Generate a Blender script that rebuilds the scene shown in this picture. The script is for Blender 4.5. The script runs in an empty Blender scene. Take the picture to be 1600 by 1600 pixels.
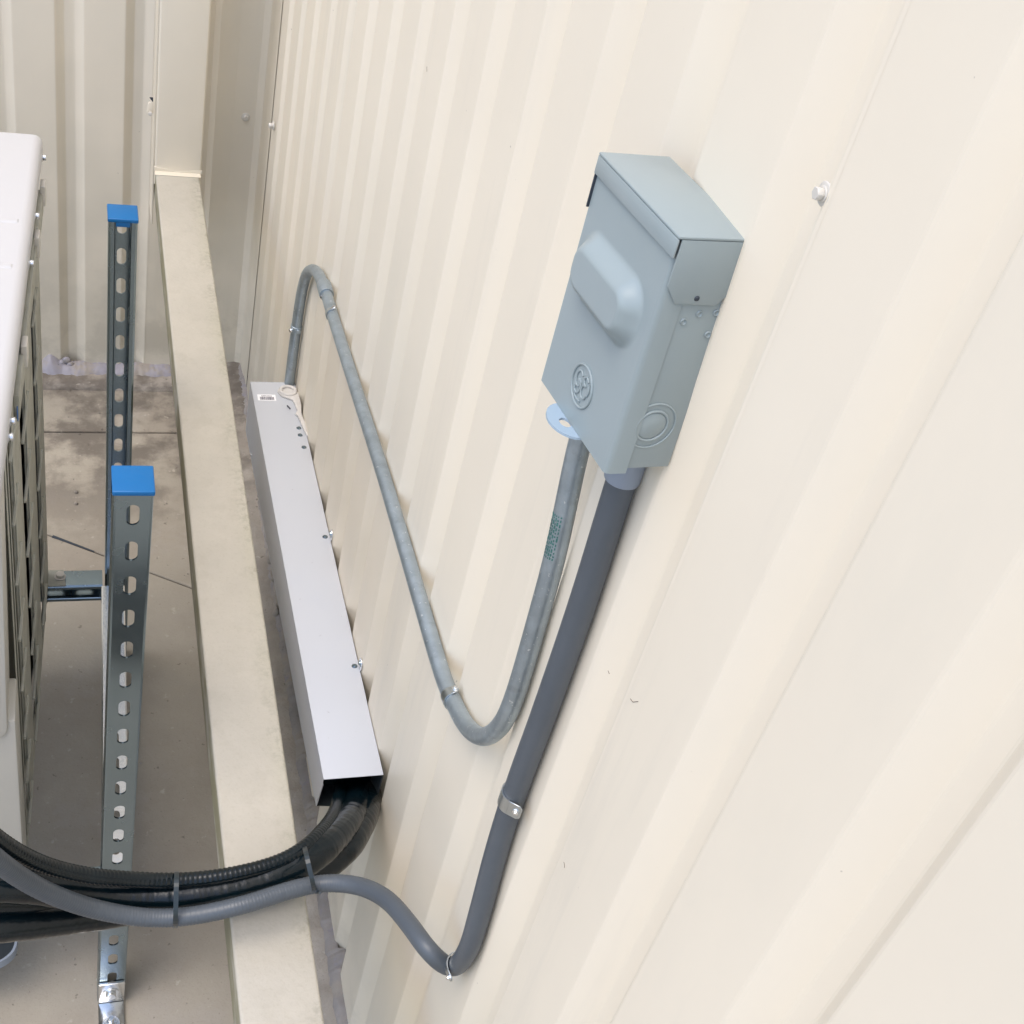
import bpy, bmesh, math, random
from mathutils import Vector, Matrix
random.seed(7)
S = bpy.context.scene
COL = S.collection
PI = math.pi

# ------------------------------------------------------------ camera, world, sun, exposure
F = 2029.286                      # focal length in pixels of the 1600 px photograph
CX, CY = 800.0, 800.0
CAMZ = 2.0
R = Matrix(((0.948, -0.244, 0.207), (-0.011, -0.672, -0.74), (0.32, 0.699, -0.639)))
def _orth(m):
    V_ = Vector((143 - CX, 3150 - CY, F)).normalized(); H_ = Vector((93 - CX, -1150 - CY, F)).normalized()
    Y = H_; Z = -V_; X = Y.cross(Z); Y = Z.cross(X)
    return Matrix((X, Y, Z)).transposed()
R = _orth(R)                      # cam (x right, y down, z forward) = R @ world
RT = R.transposed()
cam = bpy.data.cameras.new('camera'); co = bpy.data.objects.new('camera', cam); COL.objects.link(co)
right, down, fwd = R[0], R[1], R[2]
M = Matrix(((right[0], -down[0], -fwd[0], 0), (right[1], -down[1], -fwd[1], 0), (right[2], -down[2], -fwd[2], CAMZ), (0, 0, 0, 1)))
co.matrix_world = M
cam.sensor_width = 36; cam.lens = F / 1600 * 36; cam.clip_start = 0.02; cam.clip_end = 300
S.camera = co

SUN_EL, SUN_DIR = 69, Vector((-0.75, -0.24, 0))      # light comes from the open left side
SUN_DIR.z = math.tan(math.radians(SUN_EL)) * SUN_DIR.length
W = bpy.data.worlds.new('World'); S.world = W; W.use_nodes = True
nt = W.node_tree; nt.nodes.clear()
sky = nt.nodes.new('ShaderNodeTexSky'); sky.sky_type = 'NISHITA'; sky.sun_disc = False
sky.sun_elevation = math.radians(SUN_EL); sky.sun_rotation = math.atan2(SUN_DIR.x, SUN_DIR.y)
sky.air_density = 1.0; sky.dust_density = 2.5; sky.ozone_density = 1.0
bg = nt.nodes.new('ShaderNodeBackground'); bg.inputs[1].default_value = 0.15
wo = nt.nodes.new('ShaderNodeOutputWorld')
nt.links.new(sky.outputs[0], bg.inputs[0]); nt.links.new(bg.outputs[0], wo.inputs[0])
sl = bpy.data.lights.new('sun', 'SUN'); sl.energy = 0.6; sl.angle = math.radians(38); sl.color = (1, 0.93, 0.82)
so = bpy.data.objects.new('sun', sl); COL.objects.link(so)
so.rotation_euler = SUN_DIR.to_track_quat('Z', 'Y').to_euler()
S.view_settings.view_transform = 'Standard'; S.view_settings.look = 'None'; S.view_settings.gamma = 1
S.view_settings.use_curve_mapping = False
S.view_settings.exposure = 1.10
S.render.engine = 'CYCLES'
S.cycles.max_bounces = 8

# ------------------------------------------------------------ measuring helpers (surveying the photograph)
def ray(u, v): return RT @ Vector((u - CX, v - CY, F))
def at(u, v, ax, val):
    r = ray(u, v); c = Vector((0, 0, CAMZ)); return c + r * ((val - c[ax]) / r[ax])
WA, WB = 0.374, 0.01155           # right wall: outer rib plane X = WA + WB*Y
def wx(y): return WA + WB * y
def onwall(u, v, off=0.0):
    r = ray(u, v); return Vector((0, 0, CAMZ)) + r * ((WA - off) / (r[0] - WB * r[1]))
def deep(u, v, d): return Vector((0, 0, CAMZ)) + ray(u, v) * (d / F)

# ------------------------------------------------------------ materials
def mat(name, col, rough=0.5, metal=0.0, var=0.08, vscale=6.0, bump=0.0, bscale=40.0, stretch=(1, 1, 1), extra=None, spec=0.5, coat=0.0):
    m = bpy.data.materials.new(name); m.use_nodes = True; t = m.node_tree; N = t.nodes; L = t.links
    b = N['Principled BSDF']; b.inputs['Roughness'].default_value = rough; b.inputs['Metallic'].default_value = metal
    b.inputs['Specular IOR Level'].default_value = spec; b.inputs['Coat Weight'].default_value = coat
    tc = N.new('ShaderNodeTexCoord'); mp = N.new('ShaderNodeMapping'); mp.inputs['Scale'].default_value = stretch
    geo = N.new('ShaderNodeNewGeometry'); L.new(geo.outputs['Position'], mp.inputs[0])
    n1 = N.new('ShaderNodeTexNoise'); n1.inputs['Scale'].default_value = vscale; n1.inputs['Detail'].default_value = 6; n1.inputs['Roughness'].default_value = 0.6
    L.new(mp.outputs[0], n1.inputs['Vector'])
    r1 = N.new('ShaderNodeMapRange'); r1.inputs['From Min'].default_value = 0.3; r1.inputs['From Max'].default_value = 0.7
    r1.inputs['To Min'].default_value = 1 - var; r1.inputs['To Max'].default_value = 1 + var
    L.new(n1.outputs['Fac'], r1.inputs['Value'])
    mx = N.new('ShaderNodeVectorMath'); mx.operation = 'SCALE'; mx.inputs[0].default_value = col
    L.new(r1.outputs[0], mx.inputs['Scale'])
    cur = mx.outputs[0]
    if extra: cur = extra(N, L, mp.outputs[0], cur, b)
    L.new(cur, b.inputs['Base Color'])
    rr = N.new('ShaderNodeMapRange'); rr.inputs['To Min'].default_value = max(0, rough - 0.08); rr.inputs['To Max'].default_value = min(1, rough + 0.08)
    n3 = N.new('ShaderNodeTexNoise'); n3.inputs['Scale'].default_value = vscale * 3.3; n3.inputs['Detail'].default_value = 4; L.new(mp.outputs[0], n3.inputs['Vector'])
    L.new(n3.outputs['Fac'], rr.inputs['Value']); L.new(rr.outputs[0], b.inputs['Roughness'])
    if bump > 0:
        n2 = N.new('ShaderNodeTexNoise'); n2.inputs['Scale'].default_value = bscale; n2.inputs['Detail'].default_value = 5; L.new(mp.outputs[0], n2.inputs['Vector'])
        bp = N.new('ShaderNodeBump'); bp.inputs['Strength'].default_value = bump; bp.inputs['Distance'].default_value = 0.004
        L.new(n2.outputs['Fac'], bp.inputs['Height']); L.new(bp.outputs[0], b.inputs['Normal'])
    return m
def mixc(N, L, fac, a, colb):
    x = N.new('ShaderNodeMix'); x.data_type = 'RGBA'
    L.new(fac, x.inputs['Factor']); L.new(a, x.inputs[6]); x.inputs[7].default_value = (*colb, 1)
    return x.outputs[2]
def thr(N, L, vec, scale, lo, hi, amt=1.0, detail=6, rough=0.65, sc=None):
    if sc:
        mp = N.new('ShaderNodeMapping'); mp.inputs['Scale'].default_value = sc; L.new(vec, mp.inputs[0]); vec = mp.outputs[0]
    n = N.new('ShaderNodeTexNoise'); n.inputs['Scale'].default_value = scale; n.inputs['Detail'].default_value = detail; n.inputs['Roughness'].default_value = rough
    L.new(vec, n.inputs['Vector'])
    r = N.new('ShaderNodeMapRange'); r.interpolation_type = 'SMOOTHSTEP'
    r.inputs['From Min'].default_value = lo; r.inputs['From Max'].default_value = hi; r.inputs['To Max'].default_value = amt
    L.new(n.outputs['Fac'], r.inputs['Value']); return r.outputs[0]
def mul(N, L, a, b):
    m = N.new('ShaderNodeMath'); m.operation = 'MULTIPLY'; L.new(a, m.inputs[0]); L.new(b, m.inputs[1]); return m.outputs[0]
def axis_range(N, L, vec, ax, lo, hi):
    s = N.new('ShaderNodeSeparateXYZ'); L.new(vec, s.inputs[0])
    r = N.new('ShaderNodeMapRange'); r.interpolation_type = 'SMOOTHSTEP'
    r.inputs['From Min'].default_value = lo; r.inputs['From Max'].default_value = hi
    L.new(s.outputs[ax], r.inputs['Value']); return r.outputs[0]

def wall_extra(N, L, vec, cur, b):
    cur = mixc(N, L, thr(N, L, vec, 3.0, 0.5, 0.75, 0.30, sc=(1, 1, 0.35)), cur, (0.61, 0.585, 0.50))       # chalky mottling
    cur = mixc(N, L, thr(N, L, vec, 14.0, 0.55, 0.72, 0.22, sc=(1, 1, 0.08)), cur, (0.58, 0.54, 0.46))     # faint runs
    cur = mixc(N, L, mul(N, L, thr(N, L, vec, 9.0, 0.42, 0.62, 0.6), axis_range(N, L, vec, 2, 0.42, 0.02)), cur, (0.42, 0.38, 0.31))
    cur = mixc(N, L, mul(N, L, thr(N, L, vec, 2.2, 0.25, 0.60, 0.55, detail=3), axis_range(N, L, vec, 2, 1.15, 0.25)), cur, (0.53, 0.505, 0.42))  # light falloff painted in, darker low down
    cur = mixc(N, L, thr(N, L, vec, 95.0, 0.775, 0.80, 0.5, detail=2), cur, (0.25, 0.22, 0.18))            # specks
    return cur
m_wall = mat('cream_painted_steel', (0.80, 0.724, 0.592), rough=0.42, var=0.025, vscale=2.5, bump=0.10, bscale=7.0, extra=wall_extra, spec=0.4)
m_wallb = mat('cream_painted_steel_rear_lit', (0.835, 0.76, 0.625), rough=0.42, var=0.03, vscale=2.5, bump=0.10, bscale=7.0, extra=wall_extra, spec=0.4)  # rear copy lightened to make up for weaker light on that wall
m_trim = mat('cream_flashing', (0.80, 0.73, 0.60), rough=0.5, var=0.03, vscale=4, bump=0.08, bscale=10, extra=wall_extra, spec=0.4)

def spout_extra(N, L, vec, cur, b):
    # algae and dust lying on the top of the horizontal run, thickest along its wall-side edge
    edge = axis_range(N, L, vec, 0, 0.222, 0.262)
    up = axis_range(N, L, vec, 2, 0.66, 0.60)
    cur = mixc(N, L, mul(N, L, mul(N, L, thr(N, L, vec, 5, 0.35, 0.65, 1.0), edge), up), cur, (0.40, 0.385, 0.29))
    cur = mixc(N, L, mul(N, L, mul(N, L, mul(N, L, thr(N, L, vec, 150, 0.44, 0.62, 0.85), thr(N, L, vec, 14, 0.40, 0.60, 1.0)), edge), up), cur, (0.17, 0.17, 0.125))
    cur = mixc(N, L, mul(N, L, thr(N, L, vec, 11, 0.48, 0.68, 0.5), up), cur, (0.42, 0.395, 0.335))
    cur = mixc(N, L, mul(N, L, thr(N, L, vec, 260, 0.52, 0.70, 0.40), up), cur, (0.30, 0.27, 0.2))
    cur = mixc(N, L, mul(N, L, thr(N, L, vec, 28, 0.50, 0.66, 0.35), up), cur, (0.33, 0.305, 0.25))
    cur = mixc(N, L, mul(N, L, mul(N, L, thr(N, L, vec, 7, 0.30, 0.56, 0.9, sc=(1, 1, 3)), axis_range(N, L, vec, 0, 0.1725, 0.1700)), axis_range(N, L, vec, 2, 0.629, 0.624)), cur, (0.215, 0.20, 0.115))   # green-yellow film on the side, with its shade painted in
    return cur
m_spout = mat('downspout_paint', (0.45, 0.425, 0.365), rough=0.62, var=0.06, vscale=9, bump=0.22, bscale=90, extra=spout_extra)

def conc_extra(N, L, vec, cur, b):
    cur = mixc(N, L, thr(N, L, vec, 2.3, 0.42, 0.62, 0.5), cur, (0.27, 0.235, 0.195))
    cur = mixc(N, L, thr(N, L, vec, 5.5, 0.52, 0.68, 0.6), cur, (0.36, 0.33, 0.29))
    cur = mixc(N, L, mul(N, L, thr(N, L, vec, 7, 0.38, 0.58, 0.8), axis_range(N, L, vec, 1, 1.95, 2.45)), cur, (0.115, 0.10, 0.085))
    cur = mixc(N, L, thr(N, L, vec, 45, 0.62, 0.70, 0.5), cur, (0.50, 0.46, 0.40))
    cur = mixc(N, L, thr(N, L, vec, 70, 0.68, 0.74, 0.6, detail=2), cur, (0.12, 0.10, 0.085))
    cur = mixc(N, L, thr(N, L, vec, 380, 0.56, 0.70, 0.35, detail=3), cur, (0.17, 0.15, 0.13))
    return cur
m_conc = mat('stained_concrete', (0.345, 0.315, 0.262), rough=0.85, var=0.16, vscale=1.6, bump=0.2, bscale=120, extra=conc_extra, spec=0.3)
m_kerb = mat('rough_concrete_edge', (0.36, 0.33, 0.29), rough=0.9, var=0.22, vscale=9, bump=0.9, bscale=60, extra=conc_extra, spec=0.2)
def seal_extra(N, L, vec, cur, b):
    cur = mixc(N, L, thr(N, L, vec, 16, 0.46, 0.60, 0.9), cur, (0.30, 0.27, 0.235))
    cur = mixc(N, L, thr(N, L, vec, 34, 0.56, 0.66, 0.7), cur, (0.24, 0.225, 0.26))
    cur = mixc(N, L, thr(N, L, vec, 75, 0.64, 0.70, 0.7), cur, (0.10, 0.095, 0.10))
    return cur
m_seal = mat('grey_sealant', (0.27, 0.262, 0.30), rough=0.6, var=0.12, vscale=14, bump=0.5, bscale=60, extra=seal_extra)
def galv_extra(N, L, vec, cur, b):
    return mixc(N, L, thr(N, L, vec, 9, 0.5, 0.75, 0.4, sc=(1, 1, 0.3)), cur, (0.19, 0.26, 0.30))
m_galv = mat('zinc_channel', (0.27, 0.34, 0.385), rough=0.25, metal=1.0, var=0.06, vscale=9, bump=0.012, bscale=90, extra=galv_extra)
m_bright = mat('bright_zinc', (0.78, 0.80, 0.82), rough=0.22, metal=1.0, var=0.08, vscale=30, bump=0.05, bscale=120)
def emt_extra(N, L, vec, cur, b):
    cur = mixc(N, L, thr(N, L, vec, 55, 0.52, 0.70, 0.55), cur, (0.24, 0.27, 0.29))
    return mixc(N, L, thr(N, L, vec, 220, 0.66, 0.72, 0.7, detail=2), cur, (0.75, 0.78, 0.78))
m_strap = mat('zinc_strap', (0.50, 0.54, 0.56), rough=0.33, metal=1.0, var=0.08, vscale=40)
m_emt = mat('galvanised_conduit', (0.36, 0.42, 0.46), rough=0.40, metal=0.75, var=0.14, vscale=40, bump=0.12, bscale=200, extra=emt_extra)
m_flex = mat('grey_vinyl_conduit', (0.078, 0.092, 0.108), rough=0.42, var=0.06, vscale=20, bump=0.03, bscale=200)
def rub_extra(N, L, vec, cur, b):
    return mixc(N, L, thr(N, L, vec, 38, 0.56, 0.70, 0.55, sc=(2.5, 1, 1)), cur, (0.006, 0.012, 0.016))
m_rub = mat('black_insulation', (0.0015, 0.006, 0.009), spec=0.42, rough=0.22, var=0.3, vscale=30, bump=0.14, bscale=90, extra=rub_extra)
m_tie = mat('black_nylon', (0.02, 0.03, 0.035), rough=0.35, var=0.1)
m_box = mat('grey_enamel', (0.285, 0.340, 0.350), rough=0.36, var=0.02, vscale=6, bump=0.03, bscale=90, coat=0.12)
m_boxd = mat('dark_gap', (0.03, 0.04, 0.055), rough=0.6)
m_tab = mat('blue_grey_enamel', (0.33, 0.43, 0.52), rough=0.35, var=0.02, coat=0.15)
m_hub = mat('grey_plastic_hub', (0.25, 0.29, 0.35), rough=0.45, var=0.04)
def duct_extra(N, L, vec, cur, b):
    cur = mixc(N, L, thr(N, L, vec, 8, 0.52, 0.75, 0.3), cur, (0.44, 0.475, 0.54))
    return mixc(N, L, thr(N, L, vec, 120, 0.74, 0.77, 0.6, detail=2), cur, (0.25, 0.24, 0.25))
m_duct = mat('white_painted_duct', (0.485, 0.51, 0.55), rough=0.38, var=0.015, vscale=4, bump=0.06, bscale=14, extra=duct_extra)
m_ductin = mat('duct_inside', (0.035, 0.045, 0.05), rough=0.5)  # near-black inside faces, shade within the duct put into the colour
m_mort = mat('mortar_and_sealant', (0.255, 0.238, 0.228), rough=0.75, var=0.2, vscale=14, bump=0.7, bscale=60, extra=seal_extra)
m_caulk = mat('putty', (0.53, 0.515, 0.49), rough=0.6, var=0.08, vscale=30, bump=0.5, bscale=60)
m_blue = mat('blue_plastic', (0.0, 0.125, 0.35), rough=0.42, var=0.05, vscale=12, bump=0.04, bscale=200)
m_white = mat('white_paint', (0.54, 0.54, 0.545), rough=0.35, var=0.01, vscale=3)
m_cream = mat('aged_cream_panel', (0.53, 0.51, 0.455), rough=0.45, var=0.04, vscale=6, bump=0.03)
def guard_extra(N, L, vec, cur, b):
    return mixc(N, L, thr(N, L, vec, 18, 0.45, 0.65, 0.4), cur, (0.26, 0.25, 0.20))
m_guard = mat('grey_plastic_guard', (0.40, 0.40, 0.345), rough=0.55, var=0.08, vscale=12, extra=guard_extra)
m_coil = mat('dark_coil', (0.035, 0.045, 0.055), rough=0.5, metal=0.4)
m_ink = mat('black_ink', (0.03, 0.03, 0.05), rough=0.6)
m_label = mat('white_label', (0.80, 0.80, 0.82), rough=0.5, var=0.01)
m_green = mat('green_print', (0.045, 0.17, 0.15), rough=0.55, var=0.3, vscale=80)
m_sticker = mat('blue_sticker', (0.06, 0.16, 0.42), rough=0.4)
m_screw = mat('painted_screw', (0.62, 0.59, 0.53), rough=0.4)
m_brown = mat('rust_brown', (0.16, 0.10, 0.06), rough=0.8, var=0.3, vscale=60)

# ------------------------------------------------------------ object helpers
def tag(o, label=None, cat=None, group=None, kind=None):
    if label: o['label'] = label
    if cat: o['category'] = cat
    if group: o['group'] = group
    if kind: o['kind'] = kind
    return o
def empty(name, loc=(0, 0, 0), rot=None):
    o = bpy.data.objects.new(name, None); COL.objects.link(o); o.location = loc; o.empty_display_size = 0.05
    if rot is not None: o.rotation_euler = rot.to_euler()
    return o
def wloc(o):
    v = Vector(o.location)
    while o.parent is not None: o = o.parent; v = v + Vector(o.location)
    return v
def mk(name, vs, fs, m, parent=None, smooth=False, local=False, origin=None, mats=None, fm=None):
    """one mesh object; vs in world coordinates unless local"""
    vs = [Vector(v) for v in vs]
    off = Vector((0, 0, 0))
    if not local:
        org = Vector(origin) if origin is not None else (sum(vs, Vector((0, 0, 0))) / len(vs))
        vs = [v - org for v in vs]
        off = org - (wloc(parent) if parent is not None else Vector((0, 0, 0)))
    me = bpy.data.meshes.new(name); me.from_pydata([tuple(v) for v in vs], [], fs); me.update()
    if mats:
        for x in mats: me.materials.append(x)
        for p, k in zip(me.polygons, fm): p.material_index = k
    else: me.materials.append(m)
    if smooth:
        for p in me.polygons: p.use_smooth = True
    o = bpy.data.objects.new(name, me); COL.objects.link(o)
    if parent is not None: o.parent = parent
    o.location = off
    return o
def share(src, loc_world, parent, rot=None, name=None, scale=None):
    o = bpy.data.objects.new(name or src.name.split('.')[0], src.data); COL.objects.link(o); o.parent = parent
    o.location = Vector(loc_world) - wloc(parent)
    if rot is not None: o.rotation_euler = rot
    if scale: o.scale = (scale,) * 3
    return o
class MB:
    def __init__(s): s.v = []; s.f = []
    def add(s, vs, fs):
        n = len(s.v); s.v += [Vector(v) for v in vs]; s.f += [tuple(i + n for i in f) for f in fs]
    def box(s, a, b):
        x0, y0, z0 = a; x1, y1, z1 = b
        s.add([(x0, y0, z0), (x1, y0, z0), (x1, y1, z0), (x0, y1, z0), (x0, y0, z1), (x1, y0, z1), (x1, y1, z1), (x0, y1, z1)],
              [(0, 3, 2, 1), (4, 5, 6, 7), (0, 1, 5, 4), (1, 2, 6, 5), (2, 3, 7, 6), (3, 0, 4, 7)])
    def hexa(s, p):       # eight corners, bottom ring then top ring
        s.add(p, [(0, 3, 2, 1), (4, 5, 6, 7), (0, 1, 5, 4), (1, 2, 6, 5), (2, 3, 7, 6), (3, 0, 4, 7)])
    def cyl(s, c, axis, r, h, n=16, r2=None, hex_=False):
        c = Vector(c); axis = Vector(axis).normalized(); a = axis.orthogonal().normalized(); b = axis.cross(a); r2 = r if r2 is None else r2
        vs = [c + (a * math.cos(2 * PI * i / n) + b * math.sin(2 * PI * i / n)) * r for i in range(n)] + \
             [c + axis * h + (a * math.cos(2 * PI * i / n) + b * math.sin(2 * PI * i / n)) * r2 for i in range(n)]
        s.add(vs, [(i, (i + 1) % n, n + (i + 1) % n, n + i) for i in range(n)] + [tuple(range(n - 1, -1, -1)), tuple(range(n, 2 * n))])
    def prism(s, pts, d):
        d = Vector(d); n = len(pts); pts = [Vector(p) for p in pts]
        s.add(pts + [p + d for p in pts], [tuple(range(n - 1, -1, -1)), tuple(range(n, 2 * n))] + [(i, (i + 1) % n, n + (i + 1) % n, n + i) for i in range(n)])
    def tube(s, pts, rad, n=12, cap=True, flat=1.0, up=None):
        pts = [Vector(p) for p in pts]; k = len(pts)
        rad = rad if isinstance(rad, list) else [rad] * k
        T = [(pts[min(i + 1, k - 1)] - pts[max(i - 1, 0)]).normalized() for i in range(k)]
        a = (Vector(up) if up else T[0].orthogonal()).normalized(); rings = []
        vs = []
        for i in range(k):
            a = (a - T[i] * a.dot(T[i])).normalized(); b = T[i].cross(a)
            vs += [pts[i] + (a * math.cos(2 * PI * j / n) + b * math.sin(2 * PI * j / n) * flat) * rad[i] for j in range(n)]
        fs = [(i * n + j, i * n + (j + 1) % n, (i + 1) * n + (j + 1) % n, (i + 1) * n + j) for i in range(k - 1) for j in range(n)]
        if cap: fs += [tuple(range(n - 1, -1, -1)), tuple(range((k - 1) * n, k * n))]
        s.add(vs, fs)
    def build(s, name, m, parent=None, bevel=0.0, seg=2, smooth=False, local=False, origin=None, angle=None):
        o = mk(name, s.v, s.f, m, parent, smooth, local, origin)
        bm = bmesh.new(); bm.from_mesh(o.data); bmesh.ops.recalc_face_normals(bm, faces=bm.faces)
        if bevel > 0:
            ed = [e for e in bm.edges if len(e.link_faces) == 2 and e.calc_face_angle(0) > 0.5]
            bmesh.ops.bevel(bm, geom=ed, offset=bevel, segments=seg, affect='EDGES', profile=0.5, clamp_overlap=True)
            for f in bm.faces: f.smooth = True
        bm.to_mesh(o.data); bm.free()
        if bevel > 0 or smooth: o.data.set_sharp_from_angle(angle=math.radians(angle or 40))
        return o
def spline(pts, n=10):
    pts = [Vector(p) for p in pts]; P_ = [2 * pts[0] - pts[1]] + pts + [2 * pts[-1] - pts[-2]]; out = []
    for i in range(1, len(P_) - 2):
        p0, p1, p2, p3 = P_[i - 1:i + 3]
        for k in range(n):
            t = k / n
            out.append(0.5 * ((2 * p1) + (p2 - p0) * t + (2 * p0 - 5 * p1 + 4 * p2 - p3) * t * t + (3 * p1 - p0 - 3 * p2 + p3) * t ** 3))
    out.append(pts[-1]); return out
def resample(pts, step):
    out = [pts[0]]; acc = 0
    for a, b in zip(pts, pts[1:]):
        d = (b - a).length
        if d < 1e-9: continue
        t = step - acc
        while t <= d: out.append(a.lerp(b, t / d)); t += step
        acc = (acc + d) % step if d + acc >= step else acc + d
    out.append(pts[-1]); return out
def smooth_path(pts, it=3):
    for _ in range(it):
        pts = [pts[0]] + [(pts[i - 1] + pts[i] * 2 + pts[i + 1]) / 4 for i in range(1, len(pts) - 1)] + [pts[-1]]
    return pts

# ------------------------------------------------------------ THE SETTING: floor
floor = empty('floor', (0, 0, 0)); tag(floor, kind='structure')
bY = 2.48
j1 = at(82, 838, 2, 0); j2 = at(298, 918, 2, 0)
def yj(x): return j1.y + (j2.y - j1.y) / (j2.x - j1.x) * (x - j1.x)
g = 0.0016
def slab(poly, name='concrete_slab'):
    b = MB(); b.prism([(x, y, -0.12) for x, y in poly], (0, 0, 0.12)); return b.build(name, m_conc, floor, bevel=0.002, seg=1)
x0, x1 = -6, 0.36
xk = j1.x + (bY - j1.y) / (j2.y - j1.y) * (j2.x - j1.x)      # where the slanting joint meets the cross joint
slab([(x0, -6), (x1, -6), (x1, yj(x1) - g), (xk, bY - g), (x0, bY - g)])
slab([(x1, yj(x1) + g), (x1, bY - g), (xk + .006, bY - g)])
slab([(x0, bY + g), (x1, bY + g), (x1, 2.642), (x0, 2.642)])
b = MB(); b.add([(-60, -60, -0.06), (60, -60, -0.06), (60, 60, -0.06), (-60, 60, -0.06)], [(0, 1, 2, 3)])
tag(b.build('ground', m_conc), kind='structure')

q0 = at(82, 838, 2, 0.0008); q1 = at(147, 862, 2, 0.0008); nn = Vector((-(q1 - q0).y, (q1 - q0).x, 0)).normalized() * .0035
b = MB(); b.prism([q0 - nn, q1 - nn * .5, q1 + nn * .5, q0 + nn], (0, 0, .0006)); b.build('joint_filler', m_boxd, floor)
b = MB(); rnd = random.Random(31)
for k in range(150):
    if k < 90: c = Vector((rnd.uniform(-.08, .33), rnd.uniform(.9, 2.62), 0.001))
    else: c = Vector((rnd.uniform(-.08, .33), rnd.choice([rnd.uniform(2.55, 2.64), rnd.uniform(2.47, 2.49)]), 0.001))
    r_ = rnd.choice([.001, .0013, .0018, .0022]) * rnd.uniform(.7, 1.3)
    vs_ = [c + Vector((r_ * math.cos(a + k) * rnd.uniform(.6, 1.3), r_ * math.sin(a + k) * rnd.uniform(.6, 1.3), 0)) for a in (0, 1.25, 2.5, 3.8, 5.0)]
    b.add(vs_ + [c + Vector((0, 0, r_ * .9))], [(i, (i + 1) % 5, 5) for i in range(5)])
for u, v in ((79, 769), (79, 787)):
    c = at(u + 40, v, 2, 0.002); b.cyl(c, (0.3, .2, 1), .0045, .004, 6, .003)
gr = b.build('grit', m_kerb, floor); tag(gr, kind='stuff')

# raised slab edges along both walls (a rough sill that carries the steel)
def rough_strip(name, path_in, path_out, h_in, h_out, n, m, parent, jit=0.003, seed=1):
    """lumpy band between two edge lines, real relief"""
    rnd = random.Random(seed); vs = []; fs = []; k = 6
    for i in range(n + 1):
        t = i / n
        a = Vector(path_in[0]).lerp(Vector(path_in[1]), t); c = Vector(path_out[0]).lerp(Vector(path_out[1]), t)
        wob = (rnd.random() - .5) * jit * 2
        vs.append(Vector((a.x, a.y, -0.02)) + (a - c).normalized() * wob * 0.5)
        for j in range(k):
            s = j / (k - 1); p = a.lerp(c, s)
            z = (h_in(t) * (1 - s) + h_out(t) * s) + (rnd.random() - .5) * jit
            q = p + (a - c).normalized() * (wob * (1 - s)) if j < k - 1 else p
            vs.append(Vector((q.x, q.y, z)))
    w = k + 1
    for i in range(n):
        for j in range(k): fs.append((i * w + j, (i + 1) * w + j, (i + 1) * w + j + 1, i * w + j + 1))
    return mk(name, vs, fs, m, parent, smooth=True)
sill = empty('slab_edge', (0.3, 2.0, 0)); tag(sill, kind='structure')
rough_strip('back_sill', [(-3.0, 2.642, 0), (0.36, 2.642, 0)], [(-3.0, 2.80, 0), (0.36, 2.80, 0)], lambda t: 0.010, lambda t: 0.020, 220, m_kerb, sill, 0.004, 3)
rough_strip('side_sill', [(0.338, 0.0, 0), (0.352, 2.76, 0)], [(0.46, 0.0, 0), (0.47, 2.76, 0)], lambda t: 0.135 - 0.10 * t, lambda t: 0.16 - 0.10 * t, 240, m_kerb, sill, 0.006, 4)

# ------------------------------------------------------------ corrugated walls
TOPZ = 3.1
def sheet(profile, zbot, ztop, toworld, name, parent, nz=1):
    """profile: list of (s along wall, d depth); one folded steel sheet with thickness"""
    vs = []; fs = []; n = len(profile); th = 0.0007
    for k in range(nz + 1):
        z = zbot + (ztop - zbot) * k / nz
        for s_, d in profile: vs.append(toworld(s_, d, z))
    for k in range(nz):
        for i in range(n - 1): fs.append((k * n + i, k * n + i + 1, (k + 1) * n + i + 1, (k + 1) * n + i))
    return mk(name, vs, fs, m_wall, parent, smooth=False)
def rnd_bends(pts, r=0.0022):
    out = [pts[0]]
    for i in range(1, len(pts) - 1):
        p = Vector(pts[i]); a = Vector(pts[i - 1]); c = Vector(pts[i + 1])
        ra = min(r, (a - p).length * .4); rc = min(r, (c - p).length * .4)
        q0 = p + (a - p).normalized() * ra; q2 = p + (c - p).normalized() * rc
        q1 = (q0 + q2) * 0.25 + p * 0.5
        out += [tuple(q0), tuple(q1), tuple(q2)]
    out.append(pts[-1]); return out

D = 0.0150
# sharp recess corners seen on the right wall (metres along Y)
cor = [-0.585, -0.439, -0.293, -0.146, 0.0, 0.147, 0.2937, 0.4406, 0.5882]
far = [0.705, 0.851, 0.997, 1.1415, 1.284, 1.427, 1.571]
while far[-1] < 2.6: far.append(far[-1] + 0.1455)
edges = [c - 0.033 for c in cor] + far                # far end of each raised flat
edges = [edges[0] - 0.147 * k for k in range(12, 0, -1)] + edges
wall_r = empty('side_wall', (0.38, 0.6, 0))
tag(wall_r, 'tall cream corrugated steel wall on the right that carries the grey box and conduits', 'wall')
def tw_r(s_, d, z): return Vector((wx(s_) + d, s_, z))
prof = []
for e0, e1 in zip(edges, edges[1:]):
    c = e0 + 0.033                       # after the far end of the flat: slope in, recess, slope out
    seg = [(e0, 0.0), (e0 + 0.015, D), (c, D), (c + 0.025, 0.0)]
    prof.append(seg)
groups = [prof[i:i + 4] for i in range(0, len(prof), 4)]
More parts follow.
